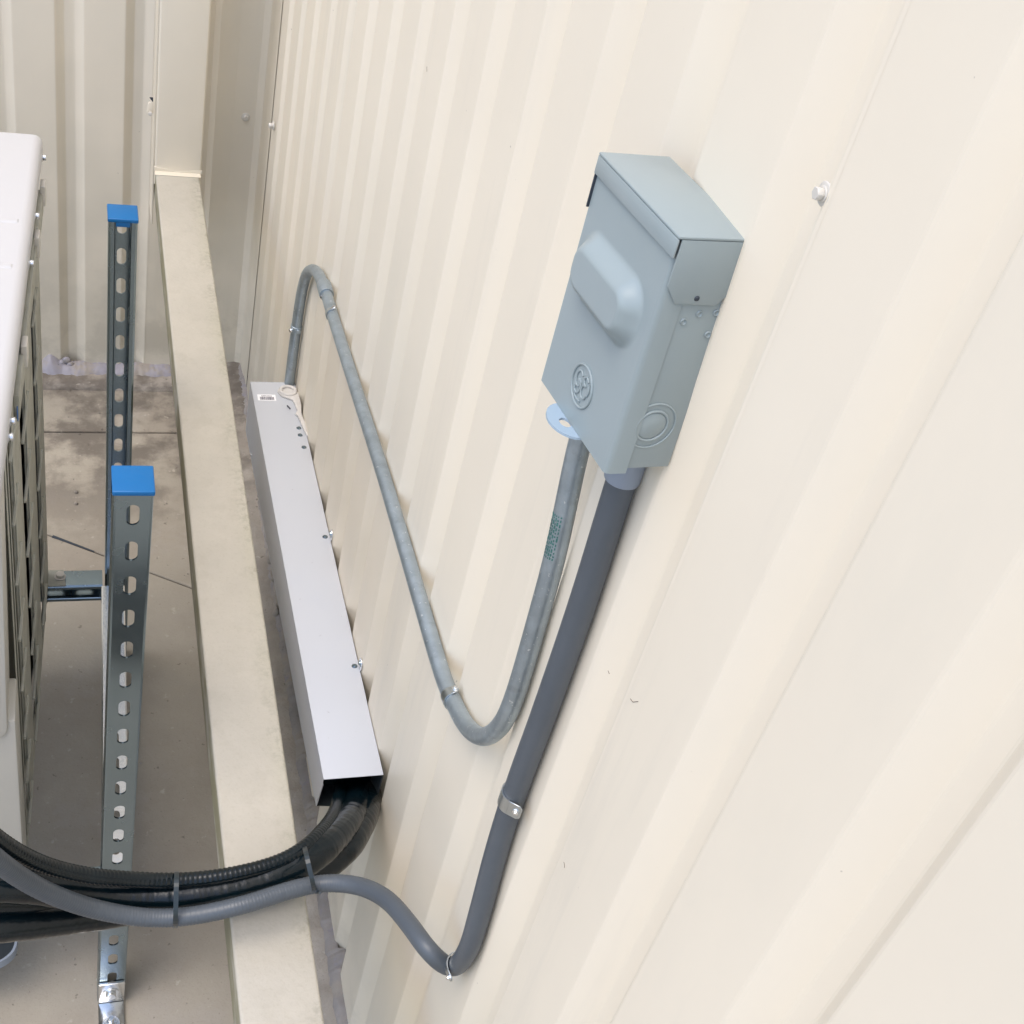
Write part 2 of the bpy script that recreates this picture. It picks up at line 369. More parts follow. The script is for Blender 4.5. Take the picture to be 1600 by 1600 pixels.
for gi, gq in enumerate(groups):
    pts = [p for seg in gq for p in seg]
    last = groups[gi + 1][0][0] if gi + 1 < len(groups) else (edges[-1], 0.0)
    pts = [(pts[0][0] - 0.006, 0.0003)] + pts if gi else pts
    pts.append((last[0] - 0.003, 0.0))
    if gi + 1 == len(groups): pts = pts[:-1]; pts.append((2.735, 0.0))
    pr = rnd_bends(pts)
    zb = lambda y: 0.150 - 0.105 * min(max(y / 2.7, 0), 1)
    vs = []; fs = []; n = len(pr); nz = 1
    for k in range(2):
        for s_, d in pr:
            z = (zb(s_) if k == 0 else TOPZ); vs.append(tw_r(s_, d - (0.0004 if gi % 2 else 0), z))
    fs = [(i, i + 1, n + i + 1, n + i) for i in range(n - 1)]
    mk('steel_sheet', vs, fs, m_wall, wall_r)
YB = 2.72
wall_b = empty('rear_wall', (-0.6, YB, 0))
tag(wall_b, 'cream corrugated steel wall at the back, left, with the rectangular downspout on it', 'wall')
edb = [0.111 - 0.1375 * k for k in range(-1, 24)]     # right end of each raised flat, towards -X
def tw_b(s_, d, z): return Vector((s_, YB + d, z))
segs = []
for e in sorted(edb):
    segs.append([(e - 0.0815, 0.0), (e, 0.0), (e + 0.018, D), (e + 0.038, D)])
# x increasing
for gi in range(0, len(segs), 4):
    gq = segs[gi:gi + 4]; pts = [p for s_ in gq for p in s_]
    if gi + 4 < len(segs): pts.append((segs[gi + 4][0][0] + 0.002, 0.0))
    else: pts = pts[:-2] + [(0.268, D)]
    pr = rnd_bends(pts); n = len(pr)
    vs = [tw_b(s_, d - (0.0006 if (gi // 4) % 2 else 0), z) for z in (0.006, TOPZ) for s_, d in pr]
    mk('steel_sheet', vs, [(i, n + i, n + i + 1, i + 1) for i in range(n - 1)], m_wallb, wall_b)

# flat corner flashing with its lapped seam
trim = empty('corner_flashing', (0.35, YB, 0)); tag(trim, 'flat cream corner flashing with a seam and two screws between the back and side walls', 'flashing')
b = MB()
pl = [(0.268, YB + 0.0105), (0.289, YB + 0.010), (0.301, YB - 0.006), (0.341, YB - 0.006)]
for (xa, ya), (xb, yb) in zip(pl, pl[1:]): b.add([(xa, ya, 0.004), (xb, yb, 0.004), (xb, yb, TOPZ), (xa, ya, TOPZ)], [(0, 1, 2, 3)])
b.build('flashing_sheet', m_trim, trim)
b = MB()
pl = [(0.3395, YB - 0.0075), (0.386, YB - 0.0085), (0.3995, YB - 0.018), (wx(YB - .13) - .0009, YB - 0.13)]
for (xa, ya), (xb, yb) in zip(pl, pl[1:]): b.add([(xa, ya, 0.004), (xb, yb, 0.004), (xb, yb, TOPZ), (xa, ya, TOPZ)], [(0, 1, 2, 3)])
b.add([(0.3395, YB - 0.0075, 0.004), (0.3395, YB - 0.0075, TOPZ), (0.3398, YB - 0.004, TOPZ), (0.3398, YB - 0.004, 0.004)], [(0, 1, 2, 3)])
b.build('flashing_sheet', m_trim, trim)

# small scuffs and hairs stuck on the paint
for pxs in [[(985, 1092), (989, 1097), (997, 1096)], [(881, 1347), (882, 1352), (882, 1356)], [(950, 1048), (952, 1053)], [(667, 104), (667, 112)]]:
    b = MB(); b.tube([onwall(u, v, 0.0002) for u, v in pxs], .00022, 5); b.build('scuff', m_brown, wall_r)
# painted hex screws with washers
def screw_mesh(name, m, parent, p, axis, r=0.0042, h=0.0048, wr=0.0075):
    b = MB(); axis = Vector(axis).normalized(); p = Vector(p)
    b.cyl(p, axis, wr, 0.0011, 18, wr * .92); b.cyl(p + axis * 0.0011, axis, r * 1.25, 0.0009, 14, r * 1.15); b.cyl(p + axis * 0.002, axis, r, h, 6)
    return b.build(name, m, parent, bevel=0.0004, seg=1, origin=p)
screw_mesh('screw', m_screw, wall_r, onwall(1287, 303, 0.000) + Vector((0.0008, 0, 0)), (-1, 0, 0), 0.0038, 0.0042, 0.0072)
for (u, v) in [(384, 183)]:
    p = at(u, v, 1, YB - 0.008); screw_mesh('screw', m_screw, trim, p, (0, -1, 0), 0.0055, 0.006, 0.010)
p = at(425, 196, 0, 0.397); screw_mesh('screw', m_screw, trim, Vector((0.4000, min(p.y, 2.67), p.z)), (-1, -0.1, 0), 0.0055, 0.008, 0.010)

# sealant smeared along the wall bases
def blobs(name, centres, m, parent, seed):
    bm = bmesh.new(); rnd = random.Random(seed)
    for c, s in centres:
        r = bmesh.ops.create_icosphere(bm, subdivisions=2, radius=1.0)
        for v in r['verts']:
            n = 1 + (rnd.random() - .5) * 0.38
            v.co = Vector((v.co.x * s[0] * n, v.co.y * s[1] * n, v.co.z * s[2] * n)) + Vector(c)
    me = bpy.data.meshes.new(name); off = Vector(centres[0][0])
    for v in bm.verts: v.co -= off
    bm.to_mesh(me); bm.free(); me.materials.append(m)
    for p_ in me.polygons: p_.use_smooth = True
    o = bpy.data.objects.new(name, me); COL.objects.link(o); o.parent = parent
    o.location = off - (wloc(parent) if parent else Vector((0, 0, 0))); return o
def fillet(name, n, fn, m, parent, seed):
    """rough sealant run: fn(t) gives four profile points from the wall down to the toe"""
    rnd = random.Random(seed); vs = []; fs = []; k = 6; w1 = 0; w2 = 0
    for i in range(n + 1):
        w1 = w1 * .88 + rnd.uniform(-1, 1) * .34; w2 = w2 * .85 + rnd.uniform(-1, 1) * .34
        top, toe, bulge_ = fn(i / n, w1, w2)
        for j in range(k):
            s_ = j / (k - 1); p = top.lerp(toe, s_) + bulge_ * math.sin(PI * s_) * (1 + rnd.uniform(-.2, .2)); p.z += rnd.uniform(-.0003, .0003); vs.append(p)
    for i in range(n):
        for j in range(k - 1): fs.append((i * k + j, i * k + j + 1, (i + 1) * k + j + 1, (i + 1) * k + j))
    return mk(name, vs, fs, m, parent, smooth=True)
sealB = empty('sealant_bead', (0, YB, 0.02)); tag(sealB, 'lumpy grey sealant smeared along the foot of the back wall', 'sealant')
def fb(t, a, c):
    x = -0.8 + 1.17 * t; h = 0.026 + .004 * a
    if -0.075 < x < -0.02: h += .022 * math.exp(-((x + .05) / .016) ** 2)
    return Vector((x, YB + .004, max(h, .018))), Vector((x, YB - .036 + .006 * c, .010)), Vector((0, -.004, .006))
fillet('sealant_smear', 300, fb, m_seal, sealB, 9)
lump = at(104, 585, 1, YB - 0.01); cs = [((lump.x + dx, YB - 0.006 + dy, 0.034 + dz), (s, s * .7, s)) for dx, dy, dz, s in [(0, 0, 0, .010), (.009, -.003, -.010, .009), (-.010, 0, -.008, .009), (.015, 0, -.016, .009)]]
blobs('sealant_lump', cs, m_seal, sealB, 12)
sealR = empty('sealant_bead', (0.37, 1.0, 0.15)); tag(sealR, 'broken grey sealant and mortar along the foot of the side wall beside the horizontal downspout', 'sealant')
def fr(t, a, c):
    y = 0.35 + 2.37 * t; h = 0.152 - 0.105 * y / 2.7
    a *= .35; c *= .4
    rec = min(abs(y - (e + .025)) for e in edges); up = .013 * math.exp(-(rec / .020) ** 2)
    return Vector((wx(y) + .002 + (.010 if rec < .016 else 0), y, h + .004 + up + .005 * a)), Vector((wx(y) - .016 - .006 * abs(c), y, h - .012)), Vector((-.003, 0, .004))
fillet('sealant_smear', 760, fr, m_mort, sealR, 10)
# rough mortar seen between downspout and duct
cs = []; rnd = random.Random(11)
for k in range(26):
    y = rnd.uniform(1.80, 1.98); cs.append(((wx(y) - rnd.uniform(0.0, 0.012), y, rnd.uniform(0.06, 0.13)), (rnd.uniform(.004, .009), rnd.uniform(.006, .016), rnd.uniform(.006, .018))))
blobs('mortar_patch', cs, m_kerb, sealR, 14)

# ------------------------------------------------------------ rectangular downspout: vertical on the back wall, then horizontal towards the camera
ds = empty('downspout', (0.215, 2.6, 0.63)); tag(ds, 'rectangular cream downspout that drops down the back wall and runs forward past the white duct', 'downspout')
def arc_section(w, h, r, n=4):
    out = []
    for cx, cy, a0 in [(w - r, h - r, 0), (r, h - r, 90), (r, r, 180), (w - r, r, 270)]:
        for k in range(n + 1):
            a = math.radians(a0 + 90 * k / n); out.append((cx + r * math.cos(a), cy + r * math.sin(a)))
    return out
yf = 2.572
b = MB(); sec = arc_section(0.096, 0.085, 0.005)
lo = [Vector((0.168 + x, yf + y, 0.60)) for x, y in sec]; hi = [Vector((0.166 + x * 1.02, yf + y, TOPZ)) for x, y in sec]; n = len(sec)
b.add(lo + hi, [(i, (i + 1) % n, n + (i + 1) % n, n + i) for i in range(n)] + [tuple(range(n - 1, -1, -1)), tuple(range(n, 2 * n))])
b.build('vertical_pipe', m_trim, ds, smooth=True, angle=30)
b = MB(); sec = arc_section(0.090, 0.066, 0.004); m_ = []
ys = [0.15, 0.6, 1.1, 1.6, 2.1, 2.45, 2.60]
xs0 = [0.163, 0.1645, 0.1655, 0.167, 0.168, 0.169, 0.170]
rings = []
for y, xl in zip(ys, xs0): rings += [Vector((xl + x, y, 0.564 + z)) for x, z in sec]
b.add(rings, [(i * n + j, i * n + (j + 1) % n, (i + 1) * n + (j + 1) % n, (i + 1) * n + j) for i in range(len(ys) - 1) for j in range(n)] + [tuple(range(n - 1, -1, -1)), tuple(range((len(ys) - 1) * n, len(ys) * n))])
b.build('horizontal_pipe', m_spout, ds, smooth=True, angle=30)
# folded elbow lip: slightly wavy seam plate where the two meet
b = MB(); b.prism([(0.1672, yf - 0.0012, 0.6312), (0.2652, yf - 0.0012, 0.6312), (0.2655, yf - 0.0012, 0.639), (0.215, yf - 0.0012, 0.6335), (0.167, yf - 0.0012, 0.6415)], (0, 0.003, 0))
b.prism([(0.168, yf - 0.016, 0.6302), (0.262, yf - 0.016, 0.6302), (0.262, yf, 0.6308), (0.168, yf, 0.6308)], (0, 0, 0.0012))
b.build('elbow_lip', m_trim, ds, bevel=0.0004, seg=1)
b = MB(); b.box((0.1655, yf + 0.004, 0.50), (0.1683, yf + 0.09, TOPZ)); b.build('side_flange', m_trim, ds, bevel=0.001, seg=1)
p = at(236, 170, 1, yf + 0.02)
b = MB(); b.prism([(p.x + .004, yf + .012, p.z + .022), (p.x - .006, yf + .012, p.z + .016), (p.x - .009, yf + .012, p.z - .004), (p.x - .003, yf + .012, p.z - .014), (p.x + .004, yf + .012, p.z - .006)], (0, 0.004, 0))
b.build('strap', m_trim, ds, bevel=0.001)
b = MB(); b.cyl((p.x - .001, yf + .012, p.z - .006), (-.2, -1, 0), 0.0045, 0.004, 10); b.build('rivet', m_screw, ds, bevel=0.0006)
b = MB(); b.prism([(p.x - .004, yf + .012, p.z + .027), (p.x + .003, yf + .012, p.z + .027), (p.x + .003, yf + .012, p.z + .018)], (0, .004, 0)); b.build('strap_tail', m_boxd, ds)

# ------------------------------------------------------------ zinc strut posts and the stand they make
stand = empty('equipment_stand', (0.05, 1.4, 0)); tag(stand, 'slotted zinc strut stand with two blue-capped posts beside the outdoor unit', 'equipment stand')
SW = 0.0412
def channel(name, parent, L, lens_slots, pitch, first, open_sign, m=m_galv, slots=True):
    """channel along +Z local, web in the plane y=0, flanges towards open_sign*Y; returns verts, faces local"""
    b = MB(); t = 0.0024; w = SW / 2; o = open_sign
    def outline(cz, sw=0.0068, sh=0.0145):
        pts = []
        r = sw
        for k in range(9):
            a = PI * k / 8; pts.append((r * math.cos(a), cz + sh - r + r * math.sin(a)))
        for k in range(9):
            a = PI + PI * k / 8; pts.append((r * math.cos(a), cz - sh + r + r * math.sin(a)))
        return pts
    zs = []; z = L - first
    while z > 0.03: zs.append(z); z -= pitch
    wi = w - 0.003
    top = L
    for i, cz in enumerate(zs):
        zt = L if i == 0 else (zs[i - 1] + cz) / 2; zb_ = 0 if i == len(zs) - 1 else (cz + zs[i + 1]) / 2
        inner = outline(cz); n = len(inner); outer = []
        for (px, pz) in inner:
            dx, dz = px, pz - cz; L_ = max(abs(dx) / wi, (dz / (zt - cz) if dz > 0 else -dz / (cz - zb_)) if dz else 0, 1e-6)
            outer.append((dx / L_, cz + dz / L_))
        # force exact corners
        outer = [list(q) for q in outer]
        for cx_, cz_ in [(wi, zt), (-wi, zt), (-wi, zb_), (wi, zb_)]:
            k = min(range(n), key=lambda q: (outer[q][0] - cx_) ** 2 + (outer[q][1] - cz_) ** 2); outer[k] = [cx_, cz_]
        for y in (0, o * t):
            b.add([(x, y, z) for x, z in inner] + [(x, y, z) for x, z in outer], [(i2, (i2 + 1) % n, n + (i2 + 1) % n, n + i2) for i2 in range(n)])
        b.add([(x, 0, z) for x, z in inner] + [(x, o * t, z) for x, z in inner], [(i2, n + i2, n + (i2 + 1) % n, (i2 + 1) % n) for i2 in range(n)])
    # rest of the section: rounded web corners, flanges, in-turned lips
    for s in (-1, 1):
        sec = [(s * wi, 0), (s * (w - .0008), 0.0006), (s * w, 0.003), (s * w, SW - .003), (s * (w - .003), SW), (s * (w - .0085), SW), (s * (w - .0098), SW - .0015), (s * (w - .0098), SW - .0085),
               (s * (w - .0078), SW - .0085), (s * (w - .0078), SW - t), (s * (w - t), SW - t - .001), (s * (w - t), t), (s * wi, t)]
        m2 = len(sec); vs = [(x, o * y, z) for z in (0, L) for x, y in sec]
        b.add(vs, [(i, (i + 1) % m2, m2 + (i + 1) % m2, m2 + i) for i in range(m2 - 1)] + [tuple(range(m2)), tuple(range(m2, 2 * m2))])
    return b
def place(b, rotm, loc, name, m, parent, **k):
    b.v = [rotm @ v + Vector(loc) for v in b.v]; return b.build(name, m, parent, **k)
I3 = Matrix.Identity(3)
def post(cx_, yweb, top, opens, label):
    b = channel('p', stand, top, True, 0.0533, 0.030, opens)
    o = place(b, I3, (cx_, yweb, 0), 'strut_post', m_galv, stand, smooth=True, angle=35, origin=(cx_, yweb, 0)); o['label'] = label
    # blue end cap: plate with a skirt plugging the channel
    y0 = min(yweb, yweb + opens * SW); c = MB(); e = 0.0012
    c.box((cx_ - SW / 2 - e, y0 - e, top - 0.0025), (cx_ + SW / 2 + e, y0 + SW + e, top + 0.0040))
    o2 = c.build('end_cap', m_blue, o, bevel=0.0016, seg=3)
    c = MB(); ym = yweb + opens * (SW * .5); c.box((cx_ - SW / 2 + .0035, min(yweb + opens * .003, yweb + opens * (SW + .0004)), top - 0.016), (cx_ + SW / 2 - .0035, max(yweb + opens * .003, yweb + opens * (SW + .0004)), top - 0.002)) if opens > 0 else c.box((cx_ - SW / 2 + .0105, yweb - SW - .0003, top - 0.010), (cx_ + SW / 2 - .0105, yweb - .003, top - 0.002))
    c.build('cap_plug', m_blue, o, bevel=0.001)
    return o
fp = post(0.0545, 1.063, 1.060, 1, 'near slotted zinc post with its slotted web towards the camera')
bp = post(0.0690, 1.757 + SW, 0.980, -1, 'rear slotted zinc post with its open side towards the camera')
# foot brackets with bolts
def foot(o, cx_, yw):
    b = MB(); b.box((cx_ - .0195, yw - .0062, 0.0), (cx_ + .0195, yw - .0008, 0.060)); b.box((cx_ - .0195, yw - .095, 0.0005), (cx_ + .0195, yw - .0063, 0.0058))
    fb = b.build('foot_bracket', m_bright, o, bevel=0.0012)
    b = MB(); b.cyl((cx_ - .001, yw - .0062, 0.036), (0, -1, 0), 0.0125, 0.0018, 24); b.cyl((cx_ - .001, yw - .008, 0.036), (0, -1, 0), 0.0080, 0.006, 6); b.build('bolt', m_bright, o, bevel=0.0006, seg=1)
    b = MB(); b.cyl((cx_ - .001, yw - .042, 0.0058), (0, 0, 1), 0.0135, 0.002, 24); b.cyl((cx_ - .001, yw - .042, 0.0078), (0, 0, 1), 0.0082, 0.006, 6); b.cyl((cx_ - .001, yw - .042, 0.0138), (0, 0, 1), 0.0045, 0.012, 12); b.build('anchor_bolt', m_bright, o, bevel=0.0006, seg=1)
foot(fp, 0.0545, 1.063); foot(bp, 0.0690, 1.757)
fp.location.x -= .008; fp.rotation_euler.y = .0125      # the near post leans a little
bp.location.x += .004
# cross struts (channel on its side)
def cross(xr, xl, yfront, ztop, openfront):
    L = xr - xl; b = channel('c', stand, L, True, 0.0508, 0.03, 1)
    # local Z -> -X world, local X -> Z world ; web at back, open to the camera
    rot = Matrix(((0, 0, -1), (0, 0, 0), (1, 0, 0)));
    o = 1 if openfront else -1
    b.v = [Vector((xr - v.z, (yfront + SW - v.y) if openfront else (yfront + v.y), ztop - SW / 2 + v.x)) for v in b.v]
    return b.build('cross_strut', m_galv, stand, smooth=True, angle=35)
zc = 2 - 1.755
cs1 = cross(0.0475, -0.42, 1.735, zc, True); cs1['label'] = 'rear horizontal strut with its open slot facing the camera'
cs2 = cross(0.033, -0.42, 1.108, zc, True); cs2['label'] = 'near horizontal strut under the hoses'

b = channel('r', stand, 1.734 - 1.150, True, 0.0508, 0.03, 1)
b.v = [Vector((0.0655 - (v.z / 0.584) * 0.012 + v.x, 1.734 - v.z, zc - v.y)) for v in b.v]
sr = b.build('side_rail', m_bright, stand, smooth=True, angle=35); sr['label'] = 'low slotted rail running between the two posts'

# ------------------------------------------------------------ outdoor unit
unit = empty('outdoor_unit', (-0.2, 1.45, zc)); tag(unit, 'white and grey outdoor air-conditioning unit with a plastic coil guard, cut off at the left', 'air conditioner')
YN, YF = 1.177, 1.766
def xs(y): return -0.072 + (y - YN) * (0.027 / 0.589)
def cube_pl(name, y0, y1, xo0, xo1, z0, z1, m, parent, bev=0.0, seg=2):
    """block whose side faces follow the unit's slightly turned side plane; xo = offset from that plane"""
    b = MB(); P = lambda y, xo, z: Vector((xs(y) + xo, y, z))
    b.hexa([P(y0, xo0, z0), P(y0, xo1, z0), P(y1, xo1, z0), P(y1, xo0, z0), P(y0, xo0, z1), P(y0, xo1, z1), P(y1, xo1, z1), P(y1, xo0, z1)])
    return b.build(name, m, parent, bevel=bev, seg=seg)
zt = 1.045
cube_pl('body', 1.178, 1.75, -0.36, -0.045, zc + 0.03, zt - 0.02, m_cream, unit, 0.006)
cube_pl('coil', 1.345, 1.745, -0.044, -0.010, zc + 0.035, zt - 0.02, m_coil, unit, 0.0)
cube_pl('base_pan', 1.18, 1.766, -0.36, -0.012, zc + 0.006, zc + 0.030, m_guard, unit, 0.004)
# white top cover, rounded, with two shallow ridges
cov = cube_pl('top_cover', 1.045, 1.862, -0.37, 0.0045, zt - 0.022, zt + 0.014, m_white, unit, 0.014, 5)
for yy in (1.60, 1.49):
    b = MB(); P = lambda y, xo, z: Vector((xs(y) + xo, y, z))
    b.hexa([P(yy, -.34, zt + .0138), P(yy, -.012, zt + .0138), P(yy + .012, -.012, zt + .0138), P(yy + .012, -.34, zt + .0138), P(yy + .003, -.34, zt + .0155), P(yy + .003, -.014, zt + .0155), P(yy + .009, -.014, zt + .0155), P(yy + .009, -.34, zt + .0155)])
    b.build('cover_ridge', m_white, cov, bevel=0.0008)
# near-side service cover with rounded foot
b = MB(); zc0 = at(8, 1157, 1, 1.10).z; xr_ = at(11, 1120, 1, 1.10).x
pts = [(xr_ - 0.30, zc0), (xr_ - 0.022, zc0)] + [(xr_ - .022 + .022 * math.sin(a), zc0 + .022 - .022 * math.cos(a)) for a in [PI / 2 * k / 6 for k in range(1, 7)]] + [(xr_ + 0.008, zt - 0.03), (xr_ - .30, zt - 0.03)]
b.prism([(x, 1.10, z) for x, z in pts], (0, 0.085, 0)); b.build('service_cover', m_cream, unit, bevel=0.004)
xl_ = at(33, 1250, 1, 1.12).x
b = MB(); b.box((xl_ - .30, 1.105, zc + .004), (xl_, 1.178, zc0 + .03)); b.build('lower_panel', m_cream, unit, bevel=.004)
# guard: upright slats, horizontal bars, edge frame
GL = YF - YN
def onside(u, v, off=0.0):
    r = ray(u, v); k = 0.027 / 0.589; c0 = -0.072 + off - YN * k; return Vector((0, 0, CAMZ)) + r * (c0 / (r[0] - k * r[1]))
for y0_, y1_ in [(1.177, 1.187), (1.206, 1.211), (1.250, 1.366), (1.436, 1.582), (1.640, 1.766)]:
    w_ = y1_ - y0_
    cube_pl('guard_slat', y0_, y1_, -0.0030 if w_ > .02 else -0.0012, 0.0, zc, zt - 0.03, m_guard, unit, 0.0008, 1)
    if w_ > .02: cube_pl('guard_rib', y0_ - .0005, y0_ + .012, 0.0002, 0.0022, zc + .01, zt - 0.04, m_guard, unit, 0.0008, 1)
for g0, g1 in ((1.366, 1.436), (1.582, 1.640), (1.211, 1.250)):
    for k in range(8):
        z = zc + 0.035 + (zt - 0.10 - zc) * k / 7 + (0.03 if g0 == 1.582 else 0)
        cube_pl('guard_bar', g0 - .004, g1 + .035, 0.0004, 0.0044, z, z + 0.0045, m_guard, unit, 0.0008, 1)
cube_pl('coil_end', 1.336, 1.344, -0.045, -0.008, zc + 0.02, zt - 0.02, m_guard, unit, 0.0)
cube_pl('guard_frame', YN, YF, -0.006, 0.0005, zc - 0.002, zc + 0.011, m_guard, unit, 0.001, 1)
cube_pl('guard_rail', 1.30, 1.79, 0.0, 0.0065, zt - 0.075, zt - 0.040, m_guard, unit, 0.0015)
for (u, v) in [(64, 292), (56, 372), (37, 540)]:
    p = at(u, v, 2, zt - 0.035)
    cube_pl('clip', p.y - .012, p.y + .012, 0.003, 0.0105, zt - 0.060, zt - 0.028, m_screw, unit, 0.0015)
for (u, v) in [(67, 240), (57, 331), (50, 405), (24, 651), (17, 676)]:
    p = at(u, v, 2, zt - 0.004)
    b = MB(); c = Vector((xs(p.y) + 0.003, p.y, zt - 0.010)); b.cyl(c, (1, 0, 0), 0.0068, 0.0015, 16); b.cyl(c + Vector((.0015, 0, 0)), (1, 0, 0), 0.0045, 0.005, 6); b.build('screw', m_bright, unit, bevel=0.0005)
p = onside(27, 637, 0.003); b = MB(); b.cyl(p, (1, 0, 0), 0.0165, 0.0012, 24); b.build('round_sticker', m_sticker, unit)
# feet bolted to the cross struts
def ufoot(y, ys, xb):
    b = MB(); P = lambda yy, xo, z: Vector((xs(1.766) + xo, yy, z))
    b.hexa([P(y - .018, -.07, zc + .0008), P(y - .018, xb, zc + .0008), P(y + .022, xb - .004, zc + .0008), P(y + .022, -.07, zc + .0008), P(y - .018, -.07, zc + .0040), P(y - .018, xb, zc + .0040), P(y + .022, xb - .004, zc + .0040), P(y + .022, -.07, zc + .0040)])
    b.build('foot_plate', m_guard, unit, bevel=0.0008)
    c = Vector((xs(1.766) + xb - .010, y + .004, zc + .004)); b = MB(); b.cyl(c, (0, 0, 1), .0100, .002, 20); b.cyl(c + Vector((0, 0, .002)), (0, 0, 1), .0080, .0065, 6); b.build('bolt', m_screw, unit, bevel=0.0008)
ufoot(1.752, 0, 0.030); ufoot(1.125, 0, 0.004)

# ------------------------------------------------------------ white line duct against the side wall
zn, zf = 2 - 1.392, 2 - 1.462
duct = empty('line_duct', (0.345, 1.5, 0.5)); tag(duct, 'long white sheet-metal duct along the side wall, its near end open', 'duct')
def dz(y): return zn + (zf - zn) * (y - 1.01) / (1.96 - 1.01)
def dr(y): return wx(y) - 0.0012
def dl(y): return 0.3045 + (0.3125 - 0.3045) * (y - 1.01) / 0.95
Y0, Y1 = 1.010, 1.965; H0 = 0.075
t = 0.0012
b = MB()
def plate(corners, nrm):
    n_ = Vector(nrm).normalized() * t; b.hexa([Vector(c) for c in corners] + [Vector(c) + n_ for c in corners])
plate([(dl(Y0), Y0, dz(Y0) - t), (dr(Y0), Y0, dz(Y0) - t), (dr(Y1), Y1, dz(Y1) - t), (dl(Y1), Y1, dz(Y1) - t)], (0, 0, 1))
b.build('top_plate', m_duct, duct, bevel=0.0007, seg=2)
b = MB(); plate([(dl(Y0), Y0, dz(Y0) - 0.012), (dl(Y0) , Y0 + 0.012, dz(Y0) - H0), (dl(Y1), Y1, dz(Y1) - 0.115), (dl(Y1), Y1, dz(Y1) - t - .0001)], (1, 0, 0)); 
b.add([(dl(Y0), Y0, dz(Y0) - t), (dl(Y0), Y0, dz(Y0) - .012), (dl(Y1), Y1, dz(Y1) - t)], [(0, 1, 2)])
b.build('side_plate', m_duct, duct)
b = MB(); plate([(dr(Y0) - t, Y0, dz(Y0) - t - .0003), (dr(Y0) - t, Y0 + .004, dz(Y0) - 0.085), (dr(Y1) - t, Y1, dz(Y1) - 0.085), (dr(Y1) - t, Y1, dz(Y1) - t - .0003)], (1, 0, 0)); b.build('back_plate', m_ductin, duct)
b = MB(); b.add([(dl(Y0) + t, Y0 + .012, dz(Y0) - H0), (dl(Y0) + t + .03, Y0 + .008, dz(Y0) - H0), (dl(Y1) + .03, Y1, dz(Y1) - .115), (dl(Y1) + t, Y1, dz(Y1) - .115)], [(0, 1, 2, 3)]); b.build('bottom_flange', m_ductin, duct)
b = MB(); b.hexa([(dl(Y1), Y1, dz(Y1) - .115), (dr(Y1), Y1, dz(Y1) - .115), (dr(Y1), Y1 + t, dz(Y1) - .115), (dl(Y1), Y1 + t, dz(Y1) - .115), (dl(Y1), Y1, dz(Y1)), (dr(Y1), Y1, dz(Y1)), (dr(Y1), Y1 + t, dz(Y1)), (dl(Y1), Y1 + t, dz(Y1))]); b.build('end_plate', m_duct, duct)
b = MB(); b.hexa([(dl(Y0) + .003, Y0 + .035, dz(Y0) - .066), (dr(Y0) - .003, Y0 + .035, dz(Y0) - .066), (dr(Y0) - .003, Y0 + .09, dz(Y0) - .07), (dl(Y0) + .003, Y0 + .09, dz(Y0) - .07), (dl(Y0) + .003, Y0 + .022, dz(Y0) - .004), (dr(Y0) - .003, Y0 + .022, dz(Y0) - .004), (dr(Y0) - .003, Y0 + .09, dz(Y0) - .008), (dl(Y0) + .003, Y0 + .09, dz(Y0) - .008)]); b.build('mouth_shade', m_rub, duct, bevel=.006)  # added dark block that stands in for the shade inside the open end
# lap of the two lengths of cover
b = MB(); yl = at(401, 655, 2, dz(1.85)).y
b.hexa([(dl(yl) - .0014, yl, dz(yl) - .11), (dr(yl), yl, dz(yl) + .0002), (dr(Y1), Y1, dz(Y1) + .0002), (dl(Y1) - .0014, Y1, dz(Y1) - .11), (dl(yl) - .0014, yl, dz(yl) + .0014), (dr(yl), yl, dz(yl) + .0014), (dr(Y1), Y1, dz(Y1) + .0014), (dl(Y1) - .0014, Y1, dz(Y1) + .0014)])
b.v = b.v; 
b2 = MB(); b2.hexa([(dl(yl) - .0012, yl, dz(yl) + .0003), (dr(yl), yl, dz(yl) + .0003), (dr(Y1), Y1, dz(Y1) + .0003), (dl(Y1) - .0012, Y1, dz(Y1) + .0003), (dl(yl) - .0012, yl, dz(yl) + .0013), (dr(yl), yl, dz(yl) + .0013), (dr(Y1), Y1, dz(Y1) + .0013), (dl(Y1) - .0012, Y1, dz(Y1) + .0013)])

# screws on the duct
def dscrew(u, v, nm='screw'):
    p = at(u, v, 2, dz(1.5)); p = at(u, v, 2, dz(p.y)); p = at(u, v, 2, dz(p.y))
    b = MB(); b.cyl(p, (0, 0, 1), 0.0045, 0.0007, 14, 0.0043); b.cyl(p + Vector((0, 0, .0007)), (0, 0, 1), 0.0036, 0.0018, 12, 0.0022); return b.build(nm, m_galv, duct)
for q in [(467, 669), (469, 680), (475, 699), (508, 839), (554, 1041)]: dscrew(*q)
p = at(392, 711, 0, 0.311); b = MB(); b.cyl((dl(p.y), p.y, p.z), (-1, 0, 0), 0.004, 0.002, 12, 0.003); b.build('screw', m_bright, duct, bevel=.0004)
# oval fixing tabs
for (u, v) in [(517, 836), (563, 1038)]:
    p = onwall(u, v, 0.002); b = MB(); pts = []
    for k in range(16):
        a = 2 * PI * k / 16; pts.append((wx(p.y) - .0022, p.y + .0085 * math.cos(a), p.z + .0105 * math.sin(a)))
    b.prism(pts, (0.0018, 0, 0)); tb = b.build('fixing_tab', m_bright, duct, bevel=.0004)
    b = MB(); b.cyl((wx(p.y) - .0022, p.y, p.z + .003), (-1, 0, 0), .0036, .002, 12, .003); b.build('screw', m_galv, tb)
